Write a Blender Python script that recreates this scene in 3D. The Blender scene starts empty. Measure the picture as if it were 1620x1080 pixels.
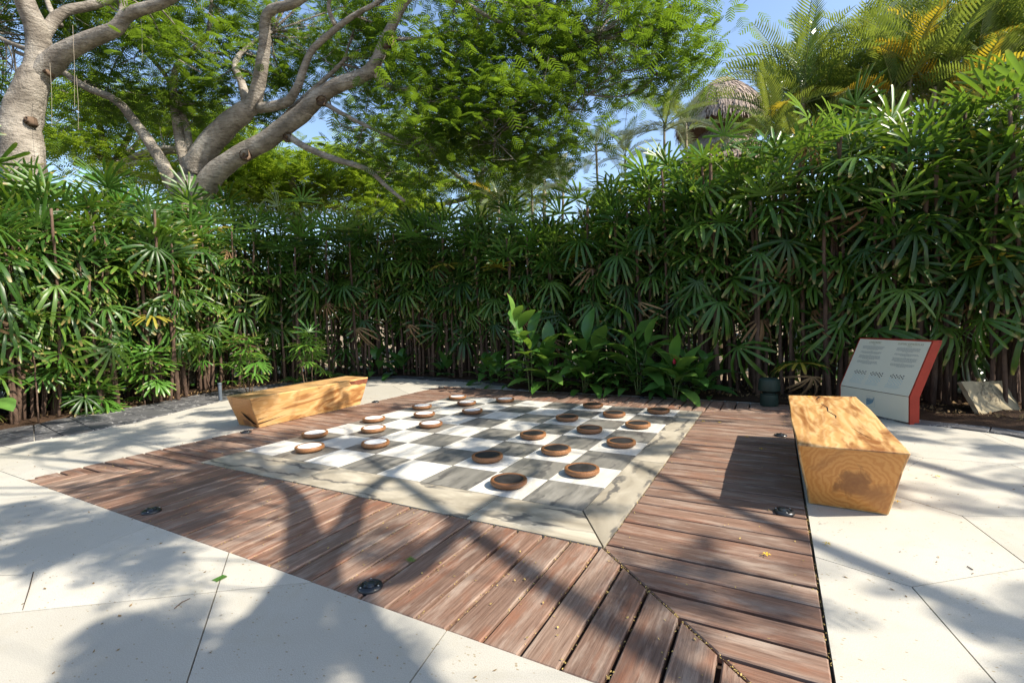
import bpy, bmesh, math, random
import numpy as np
from mathutils import Vector, Matrix, Euler

random.seed(7)
rng = np.random.default_rng(7)
C = bpy.context.scene.collection
S = 0.5                                   # one board square in metres

# ------------------------------------------------------------------ camera
CAM = np.array([10.41501, -6.33634, 2.76401]) * S
FOC, YAW, PIT, ROL = 755.80, 0.503732, 0.045773, -0.0285513      # focal length in pixels of a 1620 px wide frame


def _axes():
    cy, sy = math.cos(YAW), math.sin(YAW)
    fwd = np.array([-sy * math.cos(PIT), cy * math.cos(PIT), -math.sin(PIT)])
    right = np.array([cy, sy, 0.0])
    up = np.cross(right, fwd)
    r = math.cos(ROL) * right + math.sin(ROL) * up
    u = -math.sin(ROL) * right + math.cos(ROL) * up
    return r, u, fwd


RGT, UPV, FWD = _axes()
cam_data = bpy.data.cameras.new('camera')
cam_data.sensor_width = 36.0
cam_data.lens = 36.0 * FOC / 1620.0
cam_data.clip_start = 0.05
cam_data.clip_end = 2000
cam = bpy.data.objects.new('camera', cam_data)
C.objects.link(cam)
M = Matrix([[RGT[i], UPV[i], -FWD[i], CAM[i]] for i in range(3)] + [[0, 0, 0, 1]])
cam.matrix_world = M
bpy.context.scene.camera = cam

# ------------------------------------------------------------------ sky and sun
SUN_EL = math.radians(43)
sd = np.array([0.993, 0.12, 0.0])
sd = sd / np.linalg.norm(sd)
SUN = np.array([sd[0] * math.cos(SUN_EL), sd[1] * math.cos(SUN_EL), math.sin(SUN_EL)])
world = bpy.data.worlds.new('World')
bpy.context.scene.world = world
world.use_nodes = True
wn = world.node_tree.nodes
wl = world.node_tree.links
bg = wn['Background']
sky = wn.new('ShaderNodeTexSky')
sky.sky_type = 'NISHITA'
sky.sun_disc = False
sky.sun_elevation = SUN_EL
sky.sun_rotation = math.atan2(sd[0], sd[1])
sky.air_density = 1.0
sky.dust_density = 1.1
sky.ozone_density = 1.2
wl.new(sky.outputs[0], bg.inputs[0])
bg.inputs[1].default_value = 0.14
sun_d = bpy.data.lights.new('sun', 'SUN')
sun_d.energy = 5.0
sun_d.angle = math.radians(0.5)
sun_d.color = (1.0, 0.92, 0.78)
sun = bpy.data.objects.new('sun', sun_d)
C.objects.link(sun)
sun.rotation_euler = Vector(SUN).to_track_quat('Z', 'Y').to_euler()
sun.location = (8, 2, 12)
sc = bpy.context.scene
sc.view_settings.view_transform = 'Standard'
sc.view_settings.look = 'None'
sc.view_settings.exposure = 1.08
sc.view_settings.gamma = 1.0
sc.view_settings.use_curve_mapping = False
sc.cycles.max_bounces = 8
sc.cycles.diffuse_bounces = 4
sc.cycles.transmission_bounces = 4
sc.cycles.use_denoising = True
sc.cycles.denoising_prefilter = 'NONE'
sc.cycles.denoising_input_passes = 'RGB_ALBEDO_NORMAL'
sc.cycles.use_adaptive_sampling = False


def gp(u, v, z=0.0):
    """ground (or height z) point in metres seen at pixel u, v of the photograph"""
    d = FWD + (u - 810) / FOC * RGT - (v - 540) / FOC * UPV
    t = (z - CAM[2]) / d[2]
    return CAM + t * d


def at(u, v, depth):
    return CAM + depth * (FWD + (u - 810) / FOC * RGT - (v - 540) / FOC * UPV)


# ------------------------------------------------------------------ helpers
def mesh(name, verts, faces, mats, midx=None, smooth=False):
    me = bpy.data.meshes.new(name)
    me.from_pydata([tuple(map(float, v)) for v in verts], [], faces)
    if not isinstance(mats, (list, tuple)):
        mats = [mats]
    for m in mats:
        me.materials.append(m)
    if midx is not None:
        me.polygons.foreach_set('material_index', midx)
    if smooth:
        me.polygons.foreach_set('use_smooth', [True] * len(me.polygons))
    me.update()
    return me


def quads(name, V, mat, smooth=False):
    """V: (n,4,3) array of separate quads -> one mesh"""
    n = len(V)
    me = bpy.data.meshes.new(name)
    me.vertices.add(n * 4)
    me.vertices.foreach_set('co', np.asarray(V, np.float32).reshape(-1))
    me.loops.add(n * 4)
    me.loops.foreach_set('vertex_index', np.arange(n * 4, dtype=np.int32))
    me.polygons.add(n)
    me.polygons.foreach_set('loop_start', np.arange(0, n * 4, 4, dtype=np.int32))
    me.materials.append(mat)
    me.update(calc_edges=True)
    me.validate()
    return me


def obj(name, me, parent=None, loc=(0, 0, 0), rot=(0, 0, 0), scale=(1, 1, 1)):
    o = bpy.data.objects.new(name, me)
    C.objects.link(o)
    o.location = tuple(map(float, loc))
    o.rotation_euler = rot
    o.scale = scale
    if parent is not None:
        o.parent = parent
    return o


def tag(o, label, cat, group=None, kind=None):
    o['label'] = label
    o['category'] = cat
    if group:
        o['group'] = group
    if kind:
        o['kind'] = kind
    return o


def thing(name, label, cat, loc=(0, 0, 0), rz=0.0, group=None):
    o = bpy.data.objects.new(name, None)
    o.empty_display_size = 0.1
    C.objects.link(o)
    o.location = tuple(map(float, loc))
    o.rotation_euler = (0, 0, rz)
    return tag(o, label, cat, group)


def structure(name, me=None, loc=(0, 0, 0)):
    o = bpy.data.objects.new(name, me)
    C.objects.link(o)
    o.location = loc
    o['kind'] = 'structure'
    return o


def spline(P, n):
    P = [np.array(p, float) for p in P]
    out = []
    for i in range(len(P) - 1):
        p0 = P[max(i - 1, 0)]; p1 = P[i]; p2 = P[i + 1]; p3 = P[min(i + 2, len(P) - 1)]
        for k in range(n):
            t = k / n
            out.append(0.5 * ((2 * p1) + (-p0 + p2) * t + (2 * p0 - 5 * p1 + 4 * p2 - p3) * t * t + (-p0 + 3 * p1 - 3 * p2 + p3) * t ** 3))
    out.append(P[-1])
    return out


def tube(P, R, n=8, jit=0.0, cap=True, base=0):
    """verts, faces of a tapered tube"""
    P = [np.array(p, float) for p in P]
    V, F = [], []
    ref = np.array([0.31, 0.17, 0.93])
    for i, p in enumerate(P):
        t = P[min(i + 1, len(P) - 1)] - P[max(i - 1, 0)]
        t = t / (np.linalg.norm(t) + 1e-9)
        a = np.cross(t, ref)
        if np.linalg.norm(a) < 0.1:
            a = np.cross(t, np.array([1.0, 0, 0]))
        a /= np.linalg.norm(a)
        b = np.cross(t, a)
        for k in range(n):
            ang = 2 * math.pi * k / n
            r = R[i] * (1 + (random.uniform(-jit, jit) + 2.2 * jit * math.sin(i * .9 + 2 * ang + 7 * R[0]) * math.sin(i * .37 + ang) if jit else 0))
            V.append(p + r * (math.cos(ang) * a + math.sin(ang) * b))
    for i in range(len(P) - 1):
        for k in range(n):
            k2 = (k + 1) % n
            F.append((base + i * n + k, base + i * n + k2, base + (i + 1) * n + k2, base + (i + 1) * n + k))
    if cap:
        F.append(tuple(base + k for k in range(n))[::-1])
        F.append(tuple(base + (len(P) - 1) * n + k for k in range(n)))
    return V, F


class MB:
    def __init__(s):
        s.V, s.F, s.I = [], [], []

    def add(s, V, F, mi=0):
        b = len(s.V)
        s.V += list(V)
        s.F += [tuple(b + i for i in f) for f in F]
        s.I += [mi] * len(F)

    def tube(s, P, R, n=8, jit=0.0, mi=0):
        V, F = tube(P, R, n, jit)
        s.add(V, F, mi)

    def box(s, lo, hi, mi=0):
        x0, y0, z0 = lo; x1, y1, z1 = hi
        V = [(x0, y0, z0), (x1, y0, z0), (x1, y1, z0), (x0, y1, z0), (x0, y0, z1), (x1, y0, z1), (x1, y1, z1), (x0, y1, z1)]
        s.add(V, [(3, 2, 1, 0), (4, 5, 6, 7), (0, 1, 5, 4), (1, 2, 6, 5), (2, 3, 7, 6), (3, 0, 4, 7)], mi)

    def mesh(s, name, mats, smooth=False):
        return mesh(name, s.V, s.F, mats, s.I, smooth)


def prism(poly, z0, z1, ch=0.0):
    """extruded polygon (counter-clockwise), top edge chamfered by ch; verts, faces"""
    P = np.array(poly, float)
    n = len(P)
    V = [(p[0], p[1], z0) for p in P] + [(p[0], p[1], z1 - ch) for p in P]
    F = [tuple(range(n))[::-1]]
    for k in range(n):
        F.append((k, (k + 1) % n, n + (k + 1) % n, n + k))
    if ch > 0:
        Q = inset(P, ch)
        V += [(p[0], p[1], z1) for p in Q]
        for k in range(n):
            F.append((n + k, n + (k + 1) % n, 2 * n + (k + 1) % n, 2 * n + k))
        F.append(tuple(range(2 * n, 3 * n)))
    else:
        F.append(tuple(range(n, 2 * n)))
    return V, F


def area(P):
    x, y = P[:, 0], P[:, 1]
    return 0.5 * np.sum(x * np.roll(y, -1) - y * np.roll(x, -1))


def inset(P, d):
    P = np.array(P, float)
    n = len(P)
    out = []
    for i in range(n):
        a, b, c = P[i - 1], P[i], P[(i + 1) % n]
        e1 = (b - a) / (np.linalg.norm(b - a) + 1e-12)
        e2 = (c - b) / (np.linalg.norm(c - b) + 1e-12)
        n1 = np.array([-e1[1], e1[0]]); n2 = np.array([-e2[1], e2[0]])
        m = n1 + n2
        q = 1 + n1 @ n2
        out.append(b + m * d / max(q, 0.25))
    return np.array(out)


def clip(P, a, b, keep_left=True):
    """clip polygon to one side of the line a->b"""
    a = np.array(a, float); b = np.array(b, float)
    d = b - a
    nrm = np.array([-d[1], d[0]])
    if not keep_left:
        nrm = -nrm
    out = []
    n = len(P)
    for i in range(n):
        p, q = np.array(P[i]), np.array(P[(i + 1) % n])
        sp, sq = (p - a) @ nrm, (q - a) @ nrm
        if sp >= 0:
            out.append(p)
        if (sp > 0 > sq) or (sp < 0 < sq):
            out.append(p + (q - p) * sp / (sp - sq))
    return out


# ------------------------------------------------------------------ materials
def mat(name, rough=0.6, spec=0.4):
    m = bpy.data.materials.new(name)
    m.use_nodes = True
    nt = m.node_tree
    b = nt.nodes['Principled BSDF']
    b.inputs['Roughness'].default_value = rough
    b.inputs['Specular IOR Level'].default_value = spec
    return m, nt, b


class N:
    """tiny node-building helper"""
    def __init__(s, nt):
        s.nt = nt

    def new(s, t, **kw):
        n = s.nt.nodes.new(t)
        for k, v in kw.items():
            setattr(n, k, v)
        return n

    def link(s, a, b):
        s.nt.links.new(a, b)

    def coord(s, scale=(1, 1, 1), rand=0.0, kind='Object', rot=(0, 0, 0)):
        tc = s.new('ShaderNodeTexCoord')
        mp = s.new('ShaderNodeMapping')
        mp.inputs['Scale'].default_value = scale
        mp.inputs['Rotation'].default_value = rot
        s.link(tc.outputs[kind], mp.inputs[0])
        if rand:
            oi = s.new('ShaderNodeObjectInfo')
            mu = s.new('ShaderNodeMath', operation='MULTIPLY')
            s.link(oi.outputs['Random'], mu.inputs[0])
            mu.inputs[1].default_value = rand
            cb = s.new('ShaderNodeCombineXYZ')
            for i in range(3):
                s.link(mu.outputs[0], cb.inputs[i])
            s.link(cb.outputs[0], mp.inputs['Location'])
        return mp.outputs[0]

    def noise(s, co, scale, detail=4, rough=0.55, dist=0.0):
        n = s.new('ShaderNodeTexNoise')
        s.link(co, n.inputs['Vector'])
        n.inputs['Scale'].default_value = scale
        n.inputs['Detail'].default_value = detail
        n.inputs['Roughness'].default_value = rough
        n.inputs['Distortion'].default_value = dist
        return n.outputs['Fac']

    def ramp(s, fac, stops):
        r = s.new('ShaderNodeValToRGB')
        els = r.color_ramp.elements
        while len(els) < len(stops):
            els.new(0.5)
        for e, (p, c) in zip(els, stops):
            e.position = p
            e.color = (c[0], c[1], c[2], 1) if hasattr(c, '__len__') else (c, c, c, 1)
        s.link(fac, r.inputs[0])
        return r.outputs[0]

    def mix(s, fac, a, b, mode='MIX'):
        m = s.new('ShaderNodeMix', data_type='RGBA', blend_type=mode)
        if hasattr(fac, 'default_value'):
            s.link(fac, m.inputs[0])
        else:
            m.inputs[0].default_value = fac
        for i, v in ((6, a), (7, b)):
            if hasattr(v, 'default_value') or hasattr(v, 'is_linked'):
                s.link(v, m.inputs[i])
            else:
                m.inputs[i].default_value = (v[0], v[1], v[2], 1)
        return m.outputs[2]

    def rnd(s):
        return s.new('ShaderNodeObjectInfo').outputs['Random']

    def bump(s, h, b, strength=0.3, dist=0.01):
        n = s.new('ShaderNodeBump')
        n.inputs['Strength'].default_value = strength
        n.inputs['Distance'].default_value = dist
        s.link(h, n.inputs['Height'])
        s.link(n.outputs[0], b.inputs['Normal'])


def leaf_mat(name, stops, trans, tcol, rough=0.35, spec=0.5, per='obj', scale=1.5, tip=None):
    m, nt, b = mat(name, rough, spec)
    n = N(nt)
    if per == 'obj':
        f = n.rnd()
    else:
        f = n.noise(n.coord(), scale, 3)
    col = n.ramp(f, stops)
    # small scale streaking
    col = n.mix(n.ramp(n.noise(n.coord(), 9, 3), [(0.35, 0.0), (0.75, 0.45)]), col, (stops[0][1][0] * .6, stops[0][1][1] * .6, stops[0][1][2] * .6))
    if tip is not None:
        at_ = n.new('ShaderNodeAttribute')
        at_.attribute_name = 'tip'
        col = n.mix(at_.outputs['Fac'], col, tip)
    nt.links.new(col, b.inputs['Base Color'])
    tr = n.new('ShaderNodeBsdfTranslucent')
    tc = n.mix(0.6, col, tcol)
    nt.links.new(tc, tr.inputs['Color'])
    mx = n.new('ShaderNodeMixShader')
    mx.inputs[0].default_value = trans
    nt.links.new(b.outputs[0], mx.inputs[1])
    nt.links.new(tr.outputs[0], mx.inputs[2])
    nt.links.new(mx.outputs[0], nt.nodes['Material Output'].inputs[0])
    return m


M_palm = leaf_mat('lady_palm_leaf', [(0.0, (.022, .060, .011)), (0.4, (.036, .096, .015)), (0.75, (.060, .140, .021)), (1.0, (.115, .20, .027))], 0.28, (.24, .40, .025), 0.40, 0.45, tip=(.30, .22, .08))
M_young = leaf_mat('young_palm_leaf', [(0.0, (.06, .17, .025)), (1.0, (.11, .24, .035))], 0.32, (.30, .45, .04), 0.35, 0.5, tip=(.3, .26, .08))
M_yellow = leaf_mat('yellowing_palm_leaf', [(0.0, (.26, .24, .03)), (1.0, (.36, .30, .04))], 0.35, (.6, .45, .05), 0.45, 0.4, tip=(.25, .13, .05))
M_dry = leaf_mat('dry_palm_leaf', [(0.0, (.20, .12, .06)), (1.0, (.32, .21, .11))], 0.15, (.3, .2, .1), 0.7, 0.2, tip=(.25, .16, .09))
M_tree = leaf_mat('feathery_tree_leaf', [(0.30, (.022, .056, .012)), (0.5, (.042, .100, .016)), (0.70, (.095, .175, .022))], 0.40, (.30, .46, .02), 0.5, 0.3, per='n', scale=1.1)
M_treeb = leaf_mat('light_tree_leaf', [(0.25, (.07, .15, .016)), (0.5, (.12, .22, .022)), (0.75, (.19, .29, .03))], 0.45, (.42, .55, .03), 0.5, 0.3, per='n', scale=0.8)
M_areca = leaf_mat('areca_leaf', [(0.0, (.045, .11, .025)), (0.6, (.095, .18, .035)), (1.0, (.19, .24, .045))], 0.28, (.40, .46, .05), 0.3, 0.6)
M_arecay = leaf_mat('golden_areca_leaf', [(0.0, (.24, .22, .02)), (1.0, (.40, .23, .015))], 0.4, (.6, .45, .03), 0.4, 0.4)
M_grey_palm = leaf_mat('silvery_palm_leaf', [(0.0, (.10, .15, .08)), (1.0, (.20, .24, .14))], 0.22, (.35, .42, .15), 0.35, 0.6)
M_ginger = leaf_mat('ginger_leaf', [(0.0, (.055, .14, .03)), (0.6, (.09, .205, .04)), (1.0, (.15, .27, .05))], 0.25, (.25, .42, .04), 0.28, 0.55)
M_under = leaf_mat('undergrowth_leaf', [(0.0, (.03, .09, .02)), (1.0, (.075, .18, .035))], 0.22, (.22, .40, .04), 0.32, 0.5)


def simple(name, col, rough=0.6, spec=0.4, var=0.0, scale=8, bump=0.0):
    m, nt, b = mat(name, rough, spec)
    n = N(nt)
    if var:
        f = n.noise(n.coord(rand=10), scale, 4)
        c = n.ramp(f, [(0.3, [x * (1 - var) for x in col]), (0.7, [min(1, x * (1 + var)) for x in col])])
        nt.links.new(c, b.inputs['Base Color'])
        if bump:
            n.bump(f, b, bump)
    else:
        b.inputs['Base Color'].default_value = (*col, 1)
    return m


def bark_mat(name, c0, c1, c2, ring=14):
    m, nt, b = mat(name, 0.85, 0.2)
    n = N(nt)
    co = n.coord()
    f = n.noise(co, 2.2, 6, 0.6, 0.4)
    col = n.ramp(f, [(0.34, c0), (0.5, c1), (0.66, c2)])
    f2 = n.noise(n.coord((3, 3, ring)), 2.0, 5, 0.65, 0.3)
    col = n.mix(n.ramp(f2, [(0.47, 0.0), (0.68, 0.75)]), col, [x * .5 for x in c0])
    spots = n.noise(co, 26, 3, .6)
    col = n.mix(n.ramp(spots, [(0.6, 0.0), (0.72, 0.5)]), col, [x * .6 for x in c0])
    big = n.noise(co, .9, 4, .6, .6)
    col = n.mix(n.ramp(big, [(0.5, 0.0), (0.68, 0.55)]), col, [x * .62 for x in c0])
    nt.links.new(col, b.inputs['Base Color'])
    h = n.mix(0.5, f2, spots)
    n.bump(h, b, 1.0, 0.05)
    return m


M_bark = bark_mat('grey_bark', (.140, .120, .098), (.255, .225, .188), (.375, .34, .292))
M_barkp = bark_mat('pale_bark', (.28, .25, .22), (.40, .36, .32), (.52, .48, .43))
M_scar = simple('bark_scar', (.11, .075, .052), 0.9, 0.1, 0.4, 12, 0.5)
M_cane = bark_mat('fibrous_cane', (.05, .031, .023), (.105, .067, .048), (.185, .127, .092), 4)
M_green_cane = simple('green_cane', (.10, .13, .035), 0.5, 0.4, 0.3, 14)
M_palmtrunk = bark_mat('palm_trunk', (.24, .21, .16), (.34, .29, .21), (.42, .37, .28), 20)


def deck_mat():
    m, nt, b = mat('weathered_deck_wood', 0.62, 0.35)
    n = N(nt)
    r = n.rnd()
    base = n.ramp(r, [(0.0, (.165, .103, .076)), (0.3, (.232, .150, .110)), (0.55, (.205, .114, .077)), (0.8, (.268, .184, .138)), (1.0, (.150, .102, .078))])
    g = n.noise(n.coord((1.6, 34, 8), 40), 2.6, 6, 0.62, 0.5)
    grain = n.ramp(g, [(0.30, 0.0), (0.62, 1.0)])
    col = n.mix(grain, n.mix(1.0, base, (.50, .43, .40), 'MULTIPLY'), base)
    # worn grey top and red where the stain is left
    pat = n.noise(n.coord((1.1, 5, 3), 30), 2.1, 5, 0.6, 0.3)
    col = n.mix(n.ramp(pat, [(0.52, 0.0), (0.73, 0.65)]), col, (.225, .088, .045))
    pat2 = n.noise(n.coord((0.8, 4, 3), 70), 3.2, 5, 0.65, 0.2)
    col = n.mix(n.ramp(pat2, [(0.50, 0.0), (0.75, 0.6)]), col, (.40, .33, .27))
    fine = n.noise(n.coord((4, 160, 20), 40), 3, 3, 0.6)
    col = n.mix(n.ramp(fine, [(0.52, 0.0), (0.75, 0.6)]), col, (.07, .045, .038))
    nt.links.new(col, b.inputs['Base Color'])
    rr = n.ramp(pat2, [(0.3, 0.5), (0.7, 0.75)])
    nt.links.new(rr, b.inputs['Roughness'])
    n.bump(n.mix(0.5, grain, fine), b, 0.35, 0.004)
    return m


def marble_mat(name, lo, mid, hi, vein, amt, rough=0.35, rnd=60, stretch=(1.0, 4.2, 1), streak=.5):
    m, nt, b = mat(name, rough, 0.4)
    n = N(nt)
    co = n.coord(stretch, rnd)
    f = n.noise(co, 1.6, 6, 0.6, 1.2)
    col = n.ramp(f, [(0.28, lo), (0.5, mid), (0.72, hi)])
    # tone per piece
    col = n.mix(n.ramp(n.rnd(), [(0.0, 0.0), (1.0, 0.45)]), col, lo)
    v = n.new('ShaderNodeTexNoise')
    n.link(n.coord((stretch[0] * .8, stretch[1] * .7, 1), rnd + 13), v.inputs['Vector'])
    v.inputs['Scale'].default_value = 2.0
    v.inputs['Detail'].default_value = 7
    v.inputs['Distortion'].default_value = 1.6
    # thin veins where the noise crosses one value
    wv = n.new('ShaderNodeTexWave', wave_type='BANDS', bands_direction='Y')
    n.link(n.coord((.55, 1.0, 1), rnd + 13), wv.inputs['Vector'])
    wv.inputs['Scale'].default_value = 1.35
    wv.inputs['Distortion'].default_value = 9.0
    wv.inputs['Detail'].default_value = 5
    wv.inputs['Detail Scale'].default_value = 1.6
    wv.inputs['Detail Roughness'].default_value = .62
    gate = n.ramp(v.outputs['Fac'], [(0.40, 0.0), (0.55, 1.0)])
    vv = n.mix(1.0, n.ramp(wv.outputs['Fac'], [(0.0, amt), (0.05, amt * .85), (0.16, 0.0)]), gate, 'MULTIPLY')
    col = n.mix(vv, col, vein)
    st = n.noise(n.coord((2, 26, 1), rnd + 5), 2.2, 5, 0.6, 0.4)
    col = n.mix(n.ramp(st, [(0.5, 0.0), (0.8, amt * streak)]), col, vein)
    sp = n.noise(n.coord((1, 1, 1), rnd), 70, 2, .5)
    col = n.mix(n.ramp(sp, [(0.66, 0.0), (0.74, 0.35)]), col, (.2, .16, .12))
    nt.links.new(col, b.inputs['Base Color'])
    rr = n.ramp(f, [(0.3, rough * .8), (0.7, rough * 1.35)])
    nt.links.new(rr, b.inputs['Roughness'])
    return m


M_deck = deck_mat()
M_white_tile = marble_mat('white_marble', (.46, .44, .395), (.58, .56, .51), (.65, .63, .58), (.36, .34, .30), 0.4, 0.42)
M_grey_tile = marble_mat('grey_marble', (.115, .110, .098), (.19, .18, .158), (.275, .258, .225), (.06, .058, .058), 0.75, 0.38)
M_border = marble_mat('veined_border_stone', (.20, .172, .13), (.37, .328, .255), (.54, .485, .385), (.085, .08, .075), 0.9, 0.45, 60, (1.0, 1.7, 1), .12)


def pave_mat():
    m, nt, b = mat('pale_terrazzo', 0.62, 0.35)
    n = N(nt)
    co = n.coord(kind='Object')
    f = n.noise(co, 0.9, 5, 0.6, 0.3)
    col = n.ramp(f, [(0.3, (.405, .38, .325)), (0.7, (.49, .465, .41))])
    g = n.noise(co, 220, 2, 0.6)
    col = n.mix(n.ramp(g, [(0.42, 0.55), (0.58, 0.0)]), col, (.30, .285, .25))
    # small pits and shell flecks
    v = n.new('ShaderNodeTexVoronoi')
    n.link(n.coord((1, 1.8, 1), rot=(0, 0, .6)), v.inputs['Vector'])
    v.inputs['Scale'].default_value = 26
    v.inputs['Randomness'].default_value = 1.0
    d = n.ramp(v.outputs['Distance'], [(0.13, 1.0), (0.19, 0.0)])
    sel = n.ramp(n.noise(co, 9, 2), [(0.5, 0.0), (0.56, 1.0)])
    dd = n.mix(1.0, d, sel, 'MULTIPLY')
    col = n.mix(dd, col, (.27, .22, .14))
    st = n.noise(co, 3.1, 6, 0.7, 0.8)
    col = n.mix(n.ramp(st, [(0.52, 0.0), (0.78, 0.5)]), col, (.36, .32, .235))
    nt.links.new(col, b.inputs['Base Color'])
    slab = n.ramp(n.rnd(), [(0, .90), (1, 1.06)])
    col = n.mix(1.0, col, slab, 'MULTIPLY')
    nt.links.new(col, b.inputs['Base Color'])
    n.bump(g, b, 0.2, 0.002)
    return m


M_pave = pave_mat()


def slate_mat():
    m, nt, b = mat('dark_slate', 0.6, 0.4)
    n = N(nt)
    co = n.coord(rand=20)
    f = n.noise(co, 3, 6, 0.6, 0.8)
    col = n.ramp(f, [(0.3, (.045, .045, .05)), (0.55, (.075, .075, .08)), (0.75, (.115, .112, .11))])
    v = n.noise(co, 1.7, 6, 0.6, 1.5)
    col = n.mix(n.ramp(v, [(0.49, 0.0), (0.5, .7), (0.506, .7), (0.516, 0.0)]), col, (.42, .41, .40))
    d = n.noise(co, 40, 3)
    col = n.mix(n.ramp(d, [(0.6, 0), (.75, .4)]), col, (.2, .16, .11))
    nt.links.new(col, b.inputs['Base Color'])
    n.bump(f, b, 0.4, 0.01)
    return m


M_slate = slate_mat()


def soil_mat(name, cols):
    m, nt, b = mat(name, 0.95, 0.1)
    n = N(nt)
    co = n.coord()
    f = n.noise(co, 5, 8, 0.7)
    col = n.ramp(f, [(0.3, cols[0]), (0.55, cols[1]), (0.75, cols[2])])
    g = n.noise(co, 60, 4, .7)
    col = n.mix(n.ramp(g, [(0.56, 0), (.7, .7)]), col, cols[3])
    nt.links.new(col, b.inputs['Base Color'])
    n.bump(g, b, 0.8, 0.03)
    return m


M_soil = soil_mat('leafy_soil', [(.03, .018, .012), (.06, .036, .023), (.095, .06, .038), (.17, .11, .06)])
M_ground = soil_mat('sandy_ground', [(.17, .125, .085), (.27, .205, .14), (.34, .27, .19), (.12, .11, .05)])


def bench_mat(name, end=False, center=(0, 0, 0)):
    m, nt, b = mat(name, 0.38, 0.45)
    n = N(nt)
    if not end:
        warp = n.noise(n.coord((.7, 3.2, 3.2)), 1.6, 4, 0.5, 0.8)
        w = n.new('ShaderNodeTexWave', wave_type='BANDS', bands_direction='Y')
        mp = n.coord((.25, 3.0, 4.0))
        ad = n.new('ShaderNodeVectorMath', operation='ADD')
        n.link(mp, ad.inputs[0])
        n.link(warp, ad.inputs[1])
        n.link(ad.outputs[0], w.inputs['Vector'])
        w.inputs['Scale'].default_value = 1.6
        w.inputs['Distortion'].default_value = 5.0
        w.inputs['Detail'].default_value = 3
        col = n.ramp(w.outputs['Fac'], [(0.1, (.47, .265, .098)), (0.5, (.53, .315, .125)), (0.9, (.58, .365, .165))])
        p = n.noise(n.coord((.55, 2.6, 2.6)), 2.3, 5, 0.55, 1.4)
        col = n.mix(n.ramp(p, [(0.47, 0.0), (0.56, .5), (0.64, .95)]), col, (.21, .08, .022))
        fine = n.noise(n.coord((2, 60, 60)), 3, 3)
        col = n.mix(n.ramp(fine, [(.55, 0), (.75, .35)]), col, (.33, .18, .07))
    else:
        mp = n.new('ShaderNodeMapping')
        tc = n.new('ShaderNodeTexCoord')
        n.link(tc.outputs['Object'], mp.inputs[0])
        mp.inputs['Scale'].default_value = (0, 1, 1)
        mp.inputs['Location'].default_value = (0, -center[1], -center[2])
        w = n.new('ShaderNodeTexWave', wave_type='RINGS', rings_direction='X')
        n.link(mp.outputs[0], w.inputs['Vector'])
        w.inputs['Scale'].default_value = 9.0
        w.inputs['Distortion'].default_value = 11.0
        w.inputs['Detail'].default_value = 4
        w.inputs['Detail Scale'].default_value = 1.4
        col = n.ramp(w.outputs['Fac'], [(0.1, (.46, .185, .042)), (0.5, (.50, .215, .052)), (0.9, (.535, .245, .066))])
        # dark heartwood star
        ln = n.new('ShaderNodeVectorMath', operation='LENGTH')
        n.link(mp.outputs[0], ln.inputs[0])
        wn_ = n.noise(mp.outputs[0], 9, 5, .6, 1.0)
        s2 = n.new('ShaderNodeMath', operation='MULTIPLY_ADD')
        n.link(wn_, s2.inputs[0])
        s2.inputs[1].default_value = 0.26
        n.link(ln.outputs['Value'], s2.inputs[2])
        col = n.mix(n.ramp(s2.outputs[0], [(0.13, .9), (0.20, .75), (0.245, 0.0)]), col, (.17, .062, .018))
        p = n.noise(n.coord(), 3.0, 4, .5, .8)
        col = n.mix(n.ramp(p, [(0.55, 0.0), (0.68, .8)]), col, (.23, .09, .027))
    nt.links.new(col, b.inputs['Base Color'])
    n.bump(p, b, 0.08, 0.01)
    return m


M_bench = bench_mat('polished_parota_wood')
M_barkedge = simple('dark_bark_edge', (.15, .05, .028), 0.6, 0.3, 0.4, 9, .3)
M_crack = simple('dark_crack', (.018, .012, .01), 0.9, 0.1)


def wood_piece():
    m, nt, b = mat('turned_brown_wood', 0.42, 0.4)
    n = N(nt)
    col = n.ramp(n.rnd(), [(0, (.17, .075, .032)), (.5, (.23, .105, .045)), (1, (.29, .135, .055))])
    g = n.noise(n.coord((3, 24, 30), 20), 4, 5, .6, .4)
    col = n.mix(n.ramp(g, [(.4, .55), (.65, 0)]), col, (.09, .04, .018))
    nt.links.new(col, b.inputs['Base Color'])
    return m


M_rim = wood_piece()
M_wdisc = simple('white_piece_top', (.68, .68, .67), 0.55, 0.3, 0.07, 5)
M_bdisc = simple('black_piece_top', (.022, .020, .020), 0.55, 0.35, 0.4, 14)
M_black = simple('black_plastic', (.016, .017, .02), 0.28, 0.5, 0.3, 10)
M_lens = simple('dark_glass_lens', (.02, .024, .03), 0.08, 0.6)
M_steel = simple('steel_screw', (.45, .45, .44), 0.3, 0.6)
M_red = simple('red_steel', (.27, .026, .012), 0.6, 0.25, 0.12, 12)
M_panel = simple('white_sign_panel', (.66, .62, .49), 0.45, 0.35, 0.03, 3)
M_print = simple('grey_print', (.36, .36, .32), 0.6, 0.2)
M_title = simple('olive_print', (.24, .22, .11), 0.6, 0.2)
M_dot = simple('black_print', (.03, .035, .05), 0.6, 0.2)
M_blue = simple('pale_blue_print', (.40, .52, .53), 0.6, 0.2)
M_emblem = simple('blue_emblem_print', (.18, .29, .36), 0.6, 0.2)
M_stone = simple('weathered_pale_stone', (.31, .26, .17), 0.9, 0.15, 0.25, 7, .4)
M_stain = simple('dark_lichen_stain', (.21, .18, .13), 0.95, 0.1, 0.4, 30)
M_speaker = simple('dark_green_plastic', (.018, .034, .026), 0.5, 0.35, 0.2, 10)
M_post = simple('blue_grey_metal', (.07, .085, .105), 0.45, 0.4, 0.2, 10)
M_thatch = simple('dry_thatch', (.31, .25, .21), 0.95, 0.1, 0.35, 9)
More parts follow.
